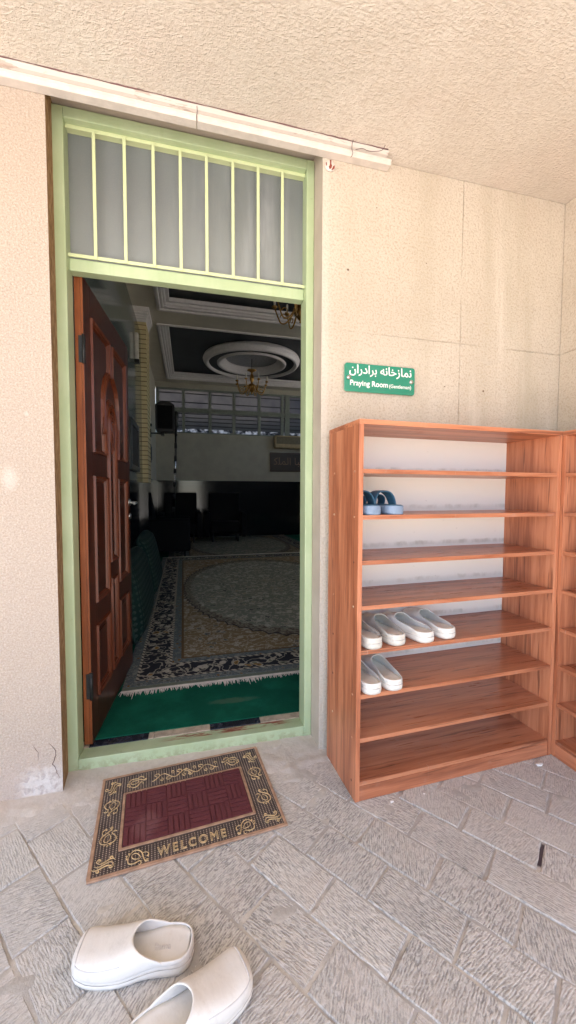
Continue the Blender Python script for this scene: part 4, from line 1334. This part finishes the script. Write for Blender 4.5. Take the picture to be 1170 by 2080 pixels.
# clogs on the rack: heels outward, toes to the back
WD = PI / 2 + SAw
def rackshoe(kind, side, x, out, lev, da, label, L=.26, W=.046, name='clog'):
    o = make_shoe(name, kind, side, L, W, label, 'clog', 'white clogs on the shoe rack')
    place(o, on_rack(x, out, lev), WD + da)
    return o
rackshoe('old', 1, .080, .282, 3, .05, 'worn greyish clog leftmost on the shelf holding four clogs')
rackshoe('old', -1, .186, .276, 3, .10, 'worn greyish clog between its mate and the clean white pair')
rackshoe('clog', 1, .312, .282, 3, .17, 'clean white clog beside the worn grey pair', .27, .049)
rackshoe('clog', -1, .422, .270, 3, .17, 'clean white clog farthest right of the four clogs', .27, .049)
rackshoe('clog', 1, .072, .292, 2, .02, 'white clog touching the left side panel below the four clogs', .26, .047)
rackshoe('clog', -1, .168, .288, 2, .08, 'white clog with yellowed insole alone to the right of its mate')
# blue slides
def slide(side, x, out, lev, da, label):
    o = empty('pool_slide', label=label, cat='slide', group='blue pool slides on the shoe rack')
    L, W = .25, .047; w = outline(W, False)
    full = [(t, 1) for t in TS] + [(t, -1) for t in TS[-2:0:-1]]; n = len(full)
    b = MB(); loops = []
    for k_, z in ((.94, 0), (1.0, .004), (1.02, .012), (.995, .0135), (1.02, .015), (1.02, .022), (.99, .0235), (1.01, .025), (1.0, .031), (.95, .033)):
        loops.append([b.bm.verts.new((L * t, s * w(t) * k_, z)) for t, s in full])
    for A_, B_ in zip(loops, loops[1:]):
        for i in range(n): b.bm.faces.new((A_[i], A_[(i + 1) % n], B_[(i + 1) % n], B_[i])).smooth = True
    b.bm.faces.new(loops[0][::-1]); b.bm.faces.new(loops[-1]); b.build('sole', M['blue_sole'], o)
    b = MB(); b.bm.faces.new([b.bm.verts.new((L * (.5 + (t - .5) * .95), s * w(t) * .90, .0345)) for t, s in full]); b.build('insole', M['blue'], o, solid=.002)
    b = MB()                                         # two arched bands meeting on top leave a hole at each side
    def arcband(ts0, ts1, wd0, wd1, H):
        G = []
        for j in range(21):
            phi = PI * j / 20; c_, s = math.cos(phi), math.sin(phi) ** .8
            t = ts0 + (ts1 - ts0) * s; ww = wd0 + (wd1 - wd0) * s
            r = w(.62) * 1.02
            G.append([b.bm.verts.new((L * (t + ww * (q - .5)), r * math.copysign(abs(c_) ** .75, c_), .022 + H * s)) for q in (0, .33, .67, 1)])
        for A_, B_ in zip(G, G[1:]):
            for i in range(3): b.bm.faces.new((A_[i], A_[i + 1], B_[i + 1], B_[i])).smooth = True
    arcband(.42, .50, .20, .30, .066); arcband(.80, .68, .20, .26, .052)
    b.build('strap', M['blue'], o, solid=.006, subsurf=1)
    place(o, on_rack(x, out, lev), WD + da)
slide(1, .070, .272, 6, .0, 'blue pool slide half hidden by the side panel of the rack')
slide(-1, .168, .272, 6, .04, 'blue pool slide fully in view on the second shelf space')

# ------------------------------------------------------------------ doormat
MX0, MY0, MA, MW_, MH_ = .1499, .024, .0877, .629, .4432
mt = empty('doormat', (MX0, MY0, .001), MA, label='bronze and maroon doormat reading WELCOME in front of the sill', cat='doormat')
b = MB(); b.box(.004, MW_ - .004, -MH_ + .004, -.004, 0, .0055); b.build('rubber_base', M['mat_rubber'], mt)
b = MB()
def ringbox(b, x0, x1, y0, y1, w, z0, z1):
    b.box(x0, x1, y0, y0 + w, z0, z1); b.box(x0, x1, y1 - w, y1, z0, z1); b.box(x0, x0 + w, y0 + w, y1 - w, z0, z1); b.box(x1 - w, x1, y0 + w, y1 - w, z0, z1)
ringbox(b, 0, MW_, -MH_, 0, .010, 0, .0075); b.build('outer_lip', M['mat_lip'], mt, bevel=.002)
PX0, PX1, PY0, PY1 = .092, .526, -.354, -.117
b = MB(); ringbox(b, PX0 - .010, PX1 + .010, PY0 - .010, PY1 + .010, .009, .0056, .0090); b.build('inner_lip', M['mat_lip'], mt, bevel=.002)
b = MB(); b.box(PX0, PX1, PY0, PY1, .0056, .0075)
nx, ny = 6, 3; bw, bh = (PX1 - PX0) / nx, (PY1 - PY0) / ny
for i in range(nx):
    for j in range(ny):
        ax_, ay_ = PX0 + i * bw, PY0 + j * bh
        ns = 4
        for k in range(ns):
            g_ = .0016
            if (i + j) % 2 == 0: b.box(ax_ + bw * k / ns + g_, ax_ + bw * (k + 1) / ns - g_, ay_ + g_, ay_ + bh - g_, .0076, .0115)
            else: b.box(ax_ + g_, ax_ + bw - g_, ay_ + bh * k / ns + g_, ay_ + bh * (k + 1) / ns - g_, .0076, .0115)
b.build('carpet_panel', M['maroon'], mt, bevel=.0012)
b = MB()
stp = .0098
yy = -MH_ + .016; r_ = 0
while yy < -.012:
    xx = .016
    while xx < MW_ - .012:
        if not (PX0 - .013 < xx < PX1 + .013 and PY0 - .013 < yy < PY1 + .013):
            s = .0016
            v = [b.bm.verts.new((xx + a, yy + c_, .0056)) for a, c_ in ((-s, -s), (s, -s), (s, s), (-s, s))]; tp = b.bm.verts.new((xx, yy, .0086))
            for i in range(4): b.bm.faces.new((v[i], v[(i + 1) % 4], tp))
        xx += stp
    yy += stp * .8; r_ += 1
b.build('rubber_studs', M['mat_dot'], mt, clean=False)
# scroll ornament, each motif a part
orn = MB()
def done():
    global orn
    orn.build('scroll_ornament', M['mat_gold'], mt); orn = MB()
def poly(pts, cx, cyy, sc_, rot, flip=1, r=.0017):
    c_, s = math.cos(rot), math.sin(rot); out = []
    for x, y in pts:
        x *= flip; out.append((cx + sc_ * (x * c_ - y * s), cyy + sc_ * (x * s + y * c_), .0072))
    orn.tube(out, lambda t: r * (1 - .35 * abs(2 * t - 1) ** 2), 6)
def spiral(x0, y0, a0, r0, turns, n=22, hand=1):
    out = []
    for i in range(n):
        t = i / (n - 1); a = a0 + hand * turns * 2 * PI * t; rr = r0 * (1 - .8 * t)
        out.append((x0 + rr * math.cos(a), y0 + rr * math.sin(a)))
    return out
def bez(p0, p1, p2, p3, n=16):
    return [tuple((1 - t) ** 3 * a + 3 * (1 - t) ** 2 * t * b_ + 3 * (1 - t) * t * t * c_ + t ** 3 * d for a, b_, c_, d in zip(p0, p1, p2, p3)) for t in (i / (n - 1) for i in range(n))]
def tulip(cx, cyy, sc_, rot, flip=1):                # paisley bud with curling tail
    P = lambda pts, r=.0018: poly(pts, cx, cyy, sc_, rot, flip, r)
    P(bez((-.05, -.75), (-1.15, -.75), (-1.0, .35), (-.15, .75)) + bez((-.15, .75), (.15, 1.0), (.55, 1.25), (.30, 1.45), 8) + spiral(.22, 1.30, 1.2, .15, .7, 9))
    P(bez((.05, -.75), (1.1, -.75), (.95, .10), (.45, .45)) + bez((.45, .45), (.15, .70), (.75, 1.05), (.85, .70), 8))
    P(bez((-.10, -.50), (-.62, -.45), (-.50, .20), (.05, .55)), .0014); P(bez((.05, .55), (.35, .15), (.30, -.35), (-.10, -.50)), .0014)
    P(bez((-.55, .55), (-.85, .95), (-.55, 1.35), (-.20, 1.30)) + spiral(-.22, 1.18, 1.4, .11, .7, 8), .0015)
    for k in (-.3, 0, .3): P(spiral(k, -1.02 + abs(k) * .4, 0, .10, 1.0, 9), .0015)
def corner(cx, cyy, sc_, rot, flip=1):               # three wavy strands with curled ends
    P = lambda pts, r=.0018: poly(pts, cx, cyy, sc_, rot, flip, r)
    for k in (-.45, 0, .45):
        P(bez((-1 + k * .3, -.5 + k), (-.3, -1.0 + k), (.1, .9 + k), (.9 - k * .2, .3 + k)))
    P(spiral(.8, -.1, 1.5, .32, 1.0, hand=-1)); P(spiral(-.9, .2, -1.6, .30, 1.0, hand=-1)); P(spiral(.2, .9, 0, .22, .9)); P(spiral(-.25, -1.0, 2.8, .22, .9))
for fx in (0, 1):
    X = lambda v: MW_ - v if fx else v
    F = -1 if fx else 1
    for fn, a_ in ((corner, (X(.044), -.062, .026, .5 * F, F)), (corner, (X(.046), -.396, .026, -.5 * F, F)), (tulip, (X(.046), -.158, .030, PI, F)), (tulip, (X(.046), -.300, .030, 0, F)),
                   (tulip, (X(.122), -.062, .029, R(-68) * F, F)), (tulip, (X(.135), -.402, .029, R(-112) * F, F))):
        fn(*a_); done()
# vine along the top
vx0, vx1 = .185, .445
seg_n = 6
for i in range(seg_n):
    a = vx0 + (vx1 - vx0) * i / seg_n; c_ = vx0 + (vx1 - vx0) * (i + 1) / seg_n; s = 1 if i % 2 == 0 else -1; m_ = (a + c_) / 2
    poly(bez((a, -.062 - s * .014), (m_ - .01, -.062 - s * .02), (m_ + .01, -.062 + s * .02), (c_, -.062 + s * .014)), 0, 0, 1, 0)
    poly(spiral(m_ - .004, -.062 + s * .013, -s * PI / 2, .014, 1.15, hand=s), 0, 0, 1, 0)
    poly(spiral(m_ + .014, -.062 - s * .016, s * PI / 2, .009, 1.0, hand=-s), 0, 0, 1, 0, 1, .0015)
poly(bez((.30, -.078), (.31, -.05), (.325, -.05), (.335, -.080)), 0, 0, 1, 0); poly(spiral(.3175, -.05, 0, .008, 1.0), 0, 0, 1, 0)
orn.build('scroll_ornament', M['mat_gold'], mt)
text_obj('lettering', 'WELCOME', .046, M['mat_gold'], mt, Matrix.Translation((.3105, -.4205, .0072)), outline=.00135, align='CENTER', sx=.80, spacing=1.38)

# ------------------------------------------------------------------ small crumbs on the paving by the rack
for i, (x, y, s, lab) in enumerate(((1.93, -.325, .012, 'largest white plaster crumb by the rack corner'), (1.22, -.352, .006, 'tiny white plaster crumb under the left end of the rack'), (1.36, -.347, .004, 'speck of white plaster before the rack plinth'))):
    o = MB(); rr = random.Random(i)
    bmesh.ops.create_icosphere(o.bm, subdivisions=2, radius=s)
    for v in o.bm.verts: v.co = Vector((v.co.x * 1.3, v.co.y * .8, v.co.z * .45)) * rr.uniform(.8, 1.15)
    ob = o.build('plaster_crumb', M['debris'], label=lab, cat='crumb', group='white plaster crumbs on the paving'); ob.location = (x, y, s * .3)
